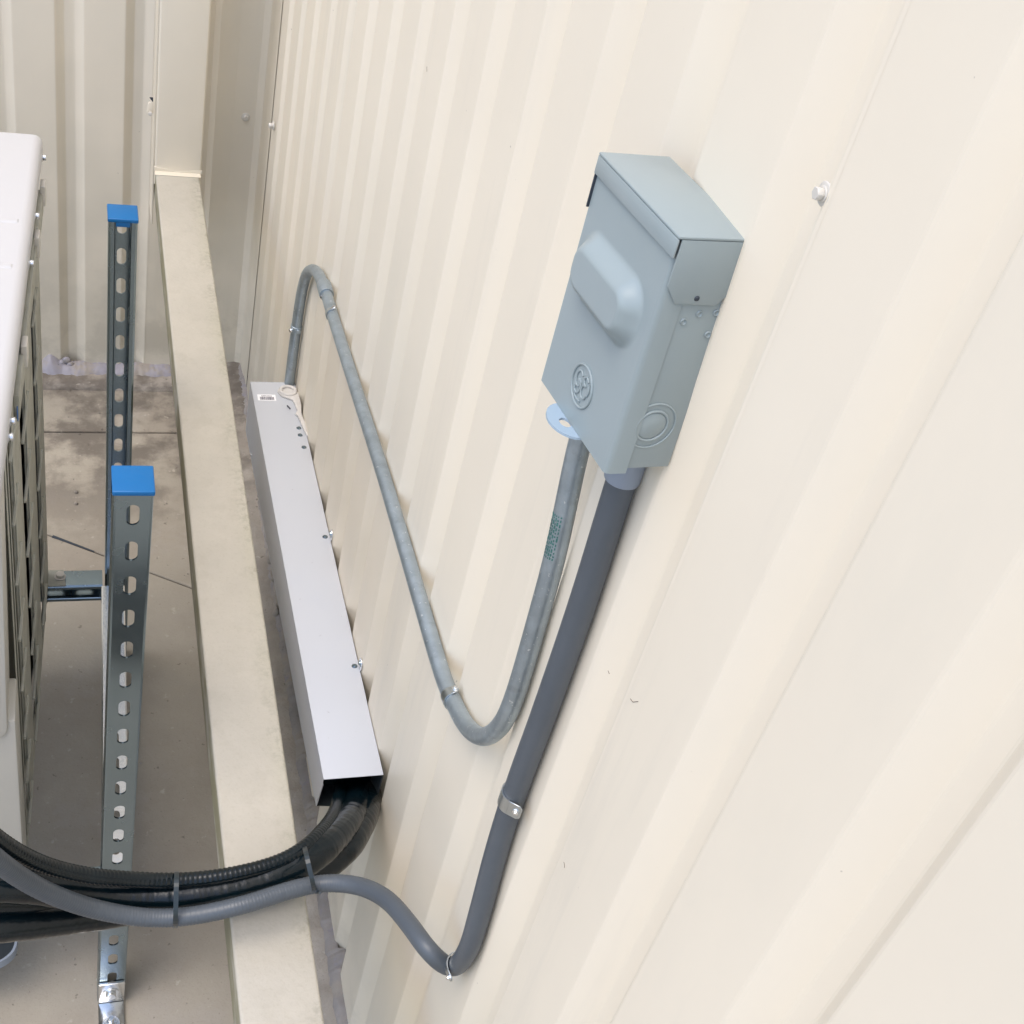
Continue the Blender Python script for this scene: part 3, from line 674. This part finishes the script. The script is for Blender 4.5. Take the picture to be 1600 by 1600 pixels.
# bar-code sticker
pc = at(417, 622, 2, dz(1.90)); base = Vector((pc.x, pc.y, dz(pc.y) + 0.0002))
b = MB(); b.box((base.x - .0165, base.y - .009, base.z), (base.x + .0165, base.y + .011, base.z + .0003)); lab = b.build('barcode_sticker', m_label, duct)
b = MB(); rnd = random.Random(3); x = -.0125
while x < .0125:
    w = rnd.choice([.0005, .0008, .0012]); b.box((base.x + x, base.y - .005, base.z + .0003), (base.x + x + w, base.y + .004, base.z + .0005)); x += w + rnd.choice([.0005, .0008])
for k in range(8): b.box((base.x - .009 + k * .0024, base.y + .0055, base.z + .0003), (base.x - .009 + k * .0024 + .0015, base.y + .0080, base.z + .0005))
b.build('barcode', m_ink, lab)
p = at(451, 636, 2, dz(1.88) + .002); b = MB(); b.tube([p + Vector((-.002, .004, 0)), p, p + Vector((.002, -.005, 0))], .0013, 8); b.build('dark_stain', m_ink, duct)
# putty round the conduit and down the wall-side edge
outl = [(433, 612), (437, 606), (446, 603), (455, 603), (463, 608), (467, 618), (472, 634), (471, 648), (477, 662), (482, 676), (483, 686), (478, 680), (474, 672), (469, 660), (465, 651), (461, 648), (464, 643), (461, 634), (457, 626), (449, 623), (440, 620)]
pp = []
for u, v in outl:
    p = at(u, v, 2, dz(1.9)); p = at(u, v, 2, dz(p.y) + .0016); pp.append(Vector((min(p.x, wx(p.y) + .0005), p.y, dz(p.y) - .0002)))
b = MB(); b.prism(pp, (0, 0, .0050)); b.build('putty', m_caulk, duct, bevel=.0022, seg=3)
p = at(450, 612, 2, dz(1.93) + .004); b = MB(); rg = [p + Vector((.0135 * math.cos(2 * PI * k / 24) * (1 + .08 * math.sin(k * 2.1)), .0135 * math.sin(2 * PI * k / 24), .002)) for k in range(25)]
b.tube(rg, .0032, 8, cap=False); b.build('putty_collar', m_caulk, duct, smooth=True, angle=80)
# ------------------------------------------------------------ galvanised conduit
rE = 0.0092
emt = empty('metal_conduit', (0.37, 0.9, 1.2)); tag(emt, 'thin galvanised metal conduit dipping from the grey box and looping to the white duct', 'conduit')
def wallpath(px, off): return [onwall(u, v, off) for u, v in px]
mainp = wallpath([(934, 600), (905, 695), (868, 865), (838, 975), (815, 1055), (800, 1100), (783, 1134), (756, 1152), (730, 1136), (709, 1097), (690, 1050), (650, 915), (600, 745), (560, 620), (522, 500), (508, 452)], rE + .0015)
elb = wallpath([(508, 455), (501, 435), (494, 424), (486, 422), (478, 432), (470, 465), (460, 535), (451, 608)], rE + .0030)
mp_ = resample(smooth_path(resample(spline(mainp, 12), 0.006), 10), 0.006)
b = MB(); b.tube(mp_, rE, 20); b.build('conduit_run', m_emt, emt, smooth=True, angle=60)
ep = resample(smooth_path(resample(spline(elb, 12), 0.005), 6), 0.005)
b = MB(); b.tube(ep, rE * 1.02, 20); b.build('elbow', m_emt, emt, smooth=True, angle=60)
def nearest(path, target): 
    i = min(range(len(path)), key=lambda k: (path[k] - target).length); i = max(1, min(len(path) - 2, i)); return path[i], (path[i + 1] - path[i - 1]).normalized()
def sleeve(path, px, off, r, h, nm, m, parent):
    c, tdir = nearest(path, onwall(*px, off)); b = MB(); b.tube([c - tdir * h / 2, c - tdir * h * .45, c + tdir * h * .45, c + tdir * h / 2], [r * .95, r, r, r * .95], 20); return b.build(nm, m, parent, smooth=True, angle=50), c, tdir
cp, c, td = sleeve(mp_, (508, 447), rE, rE * 1.30, 0.034, 'coupling', m_emt, emt)
for s in (-.009, .007):
    b = MB(); q = c + td * s; b.cyl(q + Vector((-.006, -.011, 0)), (-.5, -.8, 0), .0035, .006, 8); b.build('set_screw', m_bright, emt, bevel=.0005)
sl2, c, td = sleeve(ep, (464, 503), rE, rE * 1.12, 0.010, 'joint', m_emt, emt)
b = MB(); b.cyl(c + Vector((-.008, -.004, -.004)), (-.8, -.4, 0), .0038, .005, 8); b.build('set_screw', m_bright, emt, bevel=.0005)
b = MB(); b.cyl(c + Vector((.002, -.009, 0)), (0, -1, 0), .004, .007, 10); b.build('set_screw', m_emt, emt, bevel=.0005)
def strap(path, px, off, r, nm, parent, w=0.011, side=(0, -1, 0), m=m_strap, ext=1.05, e1=.40):
    """one-hole strap: band over the pipe and an ear with a screw on the wall beside it"""
    c, tdir = nearest(path, onwall(*px, off)); st = empty(nm, c)
    out = Vector((-1, 0, 0)); out = (out - tdir * out.dot(tdir)).normalized(); sd = tdir.cross(out).normalized()
    if sd.dot(Vector(side)) < 0: sd = -sd
    b = MB(); n = 18; th = .0013; r0 = r + .0003; a0 = PI * 1.12; a1 = PI * e1
    vs = []
    for k in range(n + 1):
        a = a0 + (a1 - a0) * k / n; d = sd * math.cos(a) + out * math.sin(a)
        vs += [c + d * r0 - tdir * w / 2, c + d * r0 + tdir * w / 2, c + d * (r0 + th) + tdir * w / 2, c + d * (r0 + th) - tdir * w / 2]
    fs = []
    for k in range(n):
        for q in range(4): fs.append((k * 4 + q, k * 4 + (q + 1) % 4, (k + 1) * 4 + (q + 1) % 4, (k + 1) * 4 + q))
    fs += [(3, 2, 1, 0), (n * 4, n * 4 + 1, n * 4 + 2, n * 4 + 3)]
    b.add(vs, fs)
    b.build('band', m, st, smooth=True, angle=40)
    d = sd * math.cos(a1) + out * math.sin(a1); tg = (sd * math.sin(a1) - out * math.cos(a1)); q0 = c + d * (r0 + .0002)
    b = MB(); ln = r * ext
    b.prism([q0 - tdir * w / 2, q0 + tg * (ln - .003) - tdir * w / 2, q0 + tg * ln - tdir * (w / 2 - .003), q0 + tg * ln + tdir * (w / 2 - .003), q0 + tg * (ln - .003) + tdir * w / 2, q0 + tdir * w / 2], d * th)
    b.build('ear', m, st, bevel=.0003, seg=1)
    b = MB(); q = q0 + tg * (ln * .62) + d * th; b.cyl(q, d, .0034, .0010, 14, .0032); b.cyl(q + d * .001, d, .0022, .0018, 10, .0014); b.build('screw', m_bright, st)
    return st
tag(strap(mp_, (519, 489), rE + .0015, rE, 'pipe_strap', emt, .008, side=(0, -.5, 1), ext=.9, e1=.10), 'small zinc strap on the metal conduit just below its upper coupling', 'pipe strap', 'zinc straps holding the conduits')
tag(strap(mp_, (706, 1098), rE + .0015, rE, 'pipe_strap', emt, .013, side=(0, -.5, 1), ext=1.0, e1=.10), 'zinc strap on the metal conduit above its lower bend', 'pipe strap', 'zinc straps holding the conduits')
# green print wrapped on the conduit: thin raised ink lines
c0, td = nearest(mp_, onwall(884, 815, rE)); c1, _ = nearest(mp_, onwall(869, 868, rE))
c0, _ = nearest(mp_, onwall(884, 793, rE))
pr = MB(); out = Vector((-1, -.25, 0)).normalized(); rnd = random.Random(21)
for a0 in (-.75, -.5, -.28, -.05, .2, .42):
    s = 0.0; L_ = (c1 - c0).length; dirn = (c1 - c0).normalized()
    o_ = (out - dirn * out.dot(dirn)).normalized(); sd = dirn.cross(o_)
    while s < L_:
        ln = rnd.uniform(.001, .0035); wd = rnd.uniform(.05, .085)
        q = []
        for ss in (s, min(s + ln, L_)):
            cc = c0 + dirn * ss
            c_, _ = nearest(mp_, cc); cc = c_ + dirn * (cc - c_).dot(dirn)
            for aa in (a0 - wd, a0 + wd): q.append(cc + (o_ * math.cos(aa) + sd * math.sin(aa)) * (rE + .00018))
        pr.add([q[0], q[1], q[3], q[2]], [(0, 1, 2, 3)]); s += ln + rnd.uniform(.0004, .0022)
pr.build('green_print', m_green, emt)

# ------------------------------------------------------------ grey flexible conduit
rF = 0.0112
flex = empty('flexible_conduit', (0.36, 0.65, 1.1)); tag(flex, 'grey flexible plastic conduit curving from the grey box to the black hoses', 'conduit')
fw = wallpath([(973, 744), (957, 795), (908, 950), (852, 1110), (806, 1235), (776, 1330), (749, 1430), (731, 1485)], rF + .0012)
fw2 = wallpath([(706, 1512)], rF + .0012) 
free = [deep(u, v, d) for u, v, d in [(672, 1488, 1.335), (640, 1445, 1.37), (604, 1405, 1.42), (560, 1384, 1.47), (505, 1380, 1.485), (450, 1392, 1.465), (380, 1414, 1.44), (300, 1431, 1.43), (230, 1434, 1.42), (150, 1421, 1.39), (80, 1397, 1.34), (30, 1370, 1.29), (-10, 1340, 1.24), (-70, 1290, 1.18)]]
fp_ = resample(smooth_path(resample(spline(fw + fw2 + free, 12), 0.004), 14), 0.0014)
Lf = len(fp_); rr = []
for i, q in enumerate(fp_):
    base = rF - (.0012 * min(1, max(0, (i / Lf - .38) / .1)))
    amp = .045 * min(1, max(0, (i / Lf - .50) / .12))
    rr.append(base * (1 + amp * math.sin(i * 2 * PI / 2.6)))
b = MB(); b.tube(fp_, rr, 22); b.build('conduit_sleeve', m_flex, flex, smooth=True, angle=80)
tag(strap(fp_, (805, 1255), rF + .0012, rF, 'pipe_strap', flex, .018, ext=1.2, e1=.22), 'shiny zinc strap halfway down the grey flexible conduit', 'pipe strap', 'zinc straps holding the conduits')
tag(strap(fp_, (713, 1513), rF + .0012, rF * 1.03, 'pipe_strap', flex, .010, side=(0, -.3, -1)), 'zinc strap round the lowest bend of the grey flexible conduit', 'pipe strap', 'zinc straps holding the conduits')

# ------------------------------------------------------------ black insulated hoses
def hose(px, r, label, ribs=0.0, pitch=0.006, grp='black hoses leaving the white duct', it=10, m=m_rub, kink=0.0, seed=1):
    pts = [deep(u, v, d) for u, v, d in px]
    pth = resample(smooth_path(resample(spline(pts, 12), 0.004), it), 0.0018); rnd = random.Random(seed)
    per = pitch / 0.0018; rad = []
    w = 0
    for i in range(len(pth)):
        w = w * .9 + rnd.uniform(-1, 1) * .1
        rad.append(r * (1 + ribs * math.sin(2 * PI * i / per) + kink * w))
    b = MB(); b.tube(pth, rad, 20); o = b.build('insulated_hose', m, None, smooth=True, angle=80)
    tag(o, label, 'hose', grp); return o
hose([(-60, 1262, 1.22), (0, 1314, 1.27), (60, 1348, 1.33), (130, 1367, 1.38), (200, 1374, 1.42), (280, 1376, 1.45), (360, 1367, 1.47), (440, 1345, 1.50), (490, 1312, 1.54), (522, 1272, 1.63), (532, 1232, 1.76), (534, 1190, 1.88)], 0.0088, 'thin ribbed black hose on top of the hose bundle', 0.05, 0.0055, seed=2)
hA = hose([(-60, 1385, 1.34), (20, 1384, 1.37), (80, 1390, 1.40), (150, 1399, 1.43), (220, 1402, 1.45), (300, 1399, 1.465), (380, 1386, 1.485), (450, 1362, 1.51), (505, 1326, 1.55), (545, 1283, 1.64), (560, 1240, 1.77), (558, 1200, 1.88)], 0.0186, 'thick black insulated hose in the middle of the bundle, below the thin ribbed one', 0.0, kink=.10, seed=3)
hose([(-60, 1452, 1.38), (0, 1445, 1.40), (80, 1437, 1.44), (160, 1426, 1.48), (250, 1413, 1.50), (340, 1401, 1.52), (430, 1383, 1.545), (500, 1356, 1.575), (545, 1318, 1.615), (570, 1270, 1.71), (575, 1238, 1.80), (572, 1205, 1.88)], 0.0192, 'thick black insulated hose at the lower outer side of the bundle, ends at bottom left', 0.0, kink=.10, seed=4)
hose([(-60, 1410, 1.36), (0, 1408, 1.39), (60, 1411, 1.43), (120, 1413, 1.47), (200, 1412, 1.52), (300, 1400, 1.545), (400, 1380, 1.57), (480, 1340, 1.60), (525, 1285, 1.70), (540, 1240, 1.82), (542, 1205, 1.90)], 0.0140, 'black hose half hidden behind the others where the bundle fans out at left', 0.0, kink=.08, seed=5)
# zip ties: flat loops round the bundle
def ziptie(px_top, px_bot, df, db, label, tail=None, w=0.0026, sideshift=0):
    T = deep(*px_top, (df + db) / 2); B = deep(*px_bot, (df + db) / 2); c = (T + B) / 2; u = (T - B) / 2; f_ = ray(*px_top).normalized() * ((db - df) / 2)
    n_ = u.cross(f_).normalized(); b = MB(); n = 40; vs = []; fs = []
    for k in range(n):
        a = 2 * PI * k / n; ca, sa = math.cos(a), math.sin(a); ex = .62
        q = c + u * (abs(ca) ** ex * (1 if ca > 0 else -1)) + f_ * (abs(sa) ** ex * (1 if sa > 0 else -1)); d = (q - c).normalized() * .0009
        vs += [q - n_ * w, q + n_ * w, q + n_ * w + d, q - n_ * w + d]
    for k in range(n):
        k2 = (k + 1) % n
        for j in range(4): fs.append((k * 4 + j, k * 4 + (j + 1) % 4, k2 * 4 + (j + 1) % 4, k2 * 4 + j))
    b.add(vs, fs)
    if tail: 
        t0 = B; t1 = deep(*tail, df - .005); b.tube([t0, t0.lerp(t1, .5) + Vector((0, 0, -.001)), t1], .0017, 6)
    o = b.build('zip_tie', m_tie); tag(o, label, 'zip tie', 'zip ties round the hose bundle'); return o
ziptie((276, 1363), (274, 1449), 1.405, 1.50, 'black zip tie round hoses and grey conduit between the near post and the downspout')
ziptie((476, 1324), (492, 1394), 1.452, 1.60, 'black zip tie at the bend nearest the white duct, its tail sticking out', tail=(500, 1395))
ziptie((186, 1384), (185, 1424), 1.425, 1.47, 'short black zip tie on the thick hose in front of the near zinc post')
# dark tray with a pale rim at the lower left corner
tray = empty('drain_tray', at(-10, 1490, 2, 0.12)); tag(tray, 'dark tray with a rounded pale rim under the hoses at the bottom left corner', 'tray')
zt_ = 0.12; b = MB(); pts = []
for u, v in [(-120, 1440), (22, 1440), (24, 1470), (20, 1488), (8, 1500), (-10, 1509), (-40, 1515), (-120, 1520)]: pts.append(at(u, v, 2, zt_))
b.prism(pts, (0, 0, -0.006)); b.build('tray_floor', m_coil, tray)
rim = resample(smooth_path(resample(spline([p + Vector((0, 0, .002)) for p in pts[1:]], 8), .004), 4), .004)
b = MB(); k = len(rim)
vs = []
for q in rim: vs += [q + Vector((0, 0, -.012)), q + Vector((0, 0, .006)), q + Vector((.0035, -.0015, .006)), q + Vector((.0035, -.0015, -.012))]
b.add(vs, [(i * 4 + j, i * 4 + (j + 1) % 4, (i + 1) * 4 + (j + 1) % 4, (i + 1) * 4 + j) for i in range(k - 1) for j in range(4)]); b.build('tray_rim', m_hub, tray)
for sx in (-.25, -.12):
    b = MB(); c = at(-10, 1490, 2, zt_); b.box((c.x + sx, c.y - .0, 0.0), (c.x + sx + .03, c.y + .03, zt_ - .006)); b.build('leg', m_galv, tray)

# ------------------------------------------------------------ grey disconnect box
Rb = Matrix(((0.9942, -0.1038, 0.0284), (0.1018, 0.9927, 0.0652), (-0.0349, -0.0620, 0.9975)))
box = empty('disconnect_box', (0.381, 0.6085, 2 - 0.519)); box.rotation_euler = Rb.to_euler()
tag(box, 'grey metal electrical disconnect box with a bulged door mounted on the side wall', 'electrical box')
BD, BW, BH = 0.0484, 0.1125, 0.1726
def L(bm_, name, m, parent=box, **k):
    o = bm_.build(name, m, parent, local=True, **k); return o
# back box (deeper at the far side so it meets the wall)
b = MB(); b.hexa([(0.0, .0004, .002), (-BD + .004, .0004, .002), (-BD + .004, BW - .002, .002), (0.0, BW - .002, .002), (0.0, .0004, BH - .002), (-BD + .004, .0004, BH - .002), (-BD + .004, BW - .002, BH - .002), (0.0, BW - .002, BH - .002)])
L(b, 'back_box', m_box, bevel=.0009)
b = MB(); b.box((0.0005, BW - .03, .03), (.0105, BW - .012, BH - .04)); L(b, 'mounting_bracket', m_boxd)
# door: height field with the pressed bulge
nu, nv = 110, 110; vs = []; fs = []
zb0, zb1 = -0.0012, 0.1600
def sm(x, a, c): x = max(0, min(1, (x - a) / (c - a))); return x * x * (3 - 2 * x)
def bulge(y, z):
    # rounded bar; centre band
    cy, cz, hy, hz, r = .0600, .1035, .0480, .0265, .0230
    dy = max(abs(y - cy) - (hy - r), 0); dz_ = max(abs(z - cz) - (hz - r), 0); d = math.hypot(dy, dz_)
    q = 1 - sm(d, r * .36, r * .98); return .0115 * q
for j in range(nv + 1):
    z = zb0 + (zb1 - zb0) * j / nv
    for i in range(nu + 1):
        y = -.0006 + (BW + .001) * i / nu; rr_ = .0042; yy_ = y + .0006; ed = (rr_ - math.sqrt(max(rr_ * rr_ - (rr_ - yy_) ** 2, 0))) if yy_ < rr_ else 0; vs.append((-BD - bulge(y, z) + ed, y, z))
w = nu + 1
for j in range(nv):
    for i in range(nu): fs.append((j * w + i, j * w + i + 1, (j + 1) * w + i + 1, (j + 1) * w + i))
# side returns of the door
def ret(idx, dx):
    base = len(vs)
    for k in idx: v = vs[k]; vs.append((-BD + dx, v[1], v[2]))
    for a in range(len(idx) - 1): fs.append((idx[a], idx[a + 1], base + a + 1, base + a))
ret([j * w for j in range(nv + 1)], .0160); ret([j * w + nu for j in range(nv + 1)], .0150); ret(list(range(0, w)), .0060)
door = mk('door', vs, fs, m_box, box, smooth=True, local=True); door.data.set_sharp_from_angle(angle=math.radians(50))
bmx = bmesh.new(); bmx.from_mesh(door.data); bmesh.ops.recalc_face_normals(bmx, faces=bmx.faces)
bmx.to_mesh(door.data); bmx.free()
for p_ in door.data.polygons: p_.use_smooth = True
door.data.set_sharp_from_angle(angle=math.radians(60))
# lid: top with front lip and side flaps
b = MB(); e = .0022; b.box((-BD - e, -.0022, BH - .0015), (.002, BW + .0022, BH + .0004)); lid = L(b, 'lid', m_box, bevel=.0007)
b = MB(); b.box((-BD - e, -.0020, .1585), (-BD - e + .0012, BW + .0020, BH - .0017)); b.build('front_lip', m_box, lid, local=True, bevel=.0005)
for s, yy in ((0, -.0022), (1, BW + .0010)):
    b = MB(); b.prism([(-BD + .0005, yy, BH - .0017), (-BD + .0005, yy, .1400), (-.0390, yy, .1285), (-.0095, yy, .1275), (-.0012, yy, .1370), (-.0006, yy, BH - .0017)], (0, .0012, 0)); b.build('side_flap', m_box, lid, local=True, bevel=.0004)
b = MB(); b.box((-BD - .0012, -.0016, .1592), (-BD - .0002, -.0004, BH - .003)); b.build('corner_gap', m_boxd, lid, local=True)
b = MB(); b.box((-BD - .0018, BW + .0003, .1350), (-BD + .006, BW + .0016, .160)); b.build('hinge_leaf', m_boxd, lid, local=True, bevel=.0004)
b = MB(); b.cyl((-.0246, -.0022, .1325), (0, -1, 0), .0019, .0010, 14, .0012); b.build('rivet', m_boxd, lid, local=True)
# dimples pressed in the side
for (x, z) in [(-.0269, .1149), (-.0173, .1204), (-.0051, .1214), (-.0060, .1058)]:
    b = MB()
    n = 16; rings = [(.0026, 0), (.0019, .0008), (.0011, .0001), (.0005, -.0006)]
    vv = [(x + r_ * math.cos(2 * PI * k / n), .0002 - h_, z + r_ * math.sin(2 * PI * k / n)) for r_, h_ in rings for k in range(n)] + [(x, .0004, z)]
    ff = [(q * n + k, q * n + (k + 1) % n, (q + 1) * n + (k + 1) % n, (q + 1) * n + k) for q in range(3) for k in range(n)] + [(3 * n + k, 3 * n + (k + 1) % n, 4 * n) for k in range(n)]
    b.add(vv, ff); b.build('dimple', m_box, box, local=True, smooth=True, angle=80)
# knock-out rings on the side, emblem ring and script on the door
def ringtube(c, ax1, ax2, r, tr, name, parent, n=40, a0=0, a1=2 * PI, m=m_box):
    b = MB(); pts = [Vector(c) + Vector(ax1) * (r * math.cos(a0 + (a1 - a0) * k / n)) + Vector(ax2) * (r * math.sin(a0 + (a1 - a0) * k / n)) for k in range(n + 1)]
    b.tube(pts, tr, 8, cap=(a1 - a0 < 6.28)); return b.build(name, m, parent, local=True, smooth=True, angle=80)
kc = (-.0240, .0002, .0365)
for r_, tr in ((.0172, .0008), (.0115, .0011)): ringtube(kc, (1, 0, 0), (0, 0, 1), r_, tr, 'knockout_ring', box)
b = MB(); b.cyl((-.024, .0003, .0365), (0, -1, 0), .0102, .0006, 32, .0100); b.build('knockout_disc', m_box, box, local=True, bevel=.0002, seg=1)

# lower sill of the box side
ec = Vector((-BD - .0004, .0572, .0305)); A1 = Vector((0, -1, 0)); A2 = Vector((0, 0, 1))
ringtube(ec, A1, A2, .0150, .0010, 'emblem_ring', door, 48)
def stroke(pts, tr=.00085, nm='emblem_script'):
    b = MB(); q = [ec + A1 * x + A2 * y for x, y in pts]; q = spline(q, 6); b.tube(q, tr, 6); return b
b = MB()
for pts in [[(-.0018, .0068), (-.0052, .0088), (-.0090, .0060), (-.0098, .0010), (-.0074, -.0030), (-.0036, -.0022), (-.0020, .0016), (-.0050, .0024)],
            [(-.0020, .0016), (-.0010, -.0034), (-.0040, -.0078), (-.0078, -.0072), (-.0086, -.0040)],
            [(.0075, .0072), (.0040, .0092), (.0012, .0068), (.0026, .0036), (.0052, .0026), (.0018, .0014), (.0006, -.0028), (.0030, -.0066), (.0068, -.0060), (.0084, -.0024)],
            [(.0092, .0064), (.0106, .0020), (.0100, -.0020)], [(-.0060, -.0104), (-.0020, -.0112), (.0030, -.0108)]]:
    s_ = stroke(pts); b.add(s_.v, s_.f)
b.build('emblem_script', m_box, door, local=True, smooth=True, angle=80)
# padlock tab below the door on the far side
b = MB(); pts = []
cx_, cy_ = -.0520, .0625
for k in range(20):
    a = PI * (0.5) + PI * k / 19; pts.append((cx_ + .0130 * math.cos(a) * 1.0, cy_ + .0215 * math.sin(a)))
pts = [(-.036, .0840), (-.036, .0410)]
out_ = [(-.046, .0410)] + [(-.046 - .0170 * math.sin(PI * k / 12), .0625 - .0215 * math.cos(PI * k / 12)) for k in range(1, 12)] + [(-.046, .0840)]
poly = pts[1:] + out_ + pts[:1]
hole = [(-.0515 + .0042 * math.cos(2 * PI * k / 16), .0600 + .0058 * math.sin(2 * PI * k / 16)) for k in range(16)]
bm = bmesh.new(); zt0 = -.0034
ov = [bm.verts.new((x, y, zt0)) for x, y in poly]; hv = [bm.verts.new((x, y, zt0)) for x, y in hole]
oe = [bm.edges.new((ov[i], ov[(i + 1) % len(ov)])) for i in range(len(ov))]; he = [bm.edges.new((hv[i], hv[(i + 1) % len(hv)])) for i in range(len(hv))]
bmesh.ops.triangle_fill(bm, use_beauty=True, edges=oe + he)
r = bmesh.ops.extrude_face_region(bm, geom=list(bm.faces)); 
for v in [g_ for g_ in r['geom'] if isinstance(g_, bmesh.types.BMVert)]: v.co.z += .0020
bmesh.ops.recalc_face_normals(bm, faces=bm.faces)
me = bpy.data.meshes.new('padlock_tab'); bm.to_mesh(me); bm.free(); me.materials.append(m_tab)
tb = bpy.data.objects.new('padlock_tab', me); COL.objects.link(tb); tb.parent = box
# conduit lock-nut and hub under the box
def boxlocal(p): return Rb.transposed() @ (Vector(p) - Vector(box.location))
q = boxlocal(onwall(907, 692, rE)); 
b = MB(); b.cyl((q.x, q.y, -.012), (0, 0, 1), .0135, .0125, 24); b.build('conduit_connector', m_emt, box, local=True, bevel=.001)
b = MB(); b.cyl((q.x, q.y, -.014), (0, 0, 1), .0150, .0035, 12); b.build('lock_nut', m_coil, box, local=True, bevel=.0006)
q2 = boxlocal(fp_[0])
b = MB(); b.cyl((q2.x, q2.y, q2.z - .003), (0, 0, 1), .0134, -q2.z + .005, 32); b.build('conduit_hub', m_hub, box, local=True, bevel=.0015)
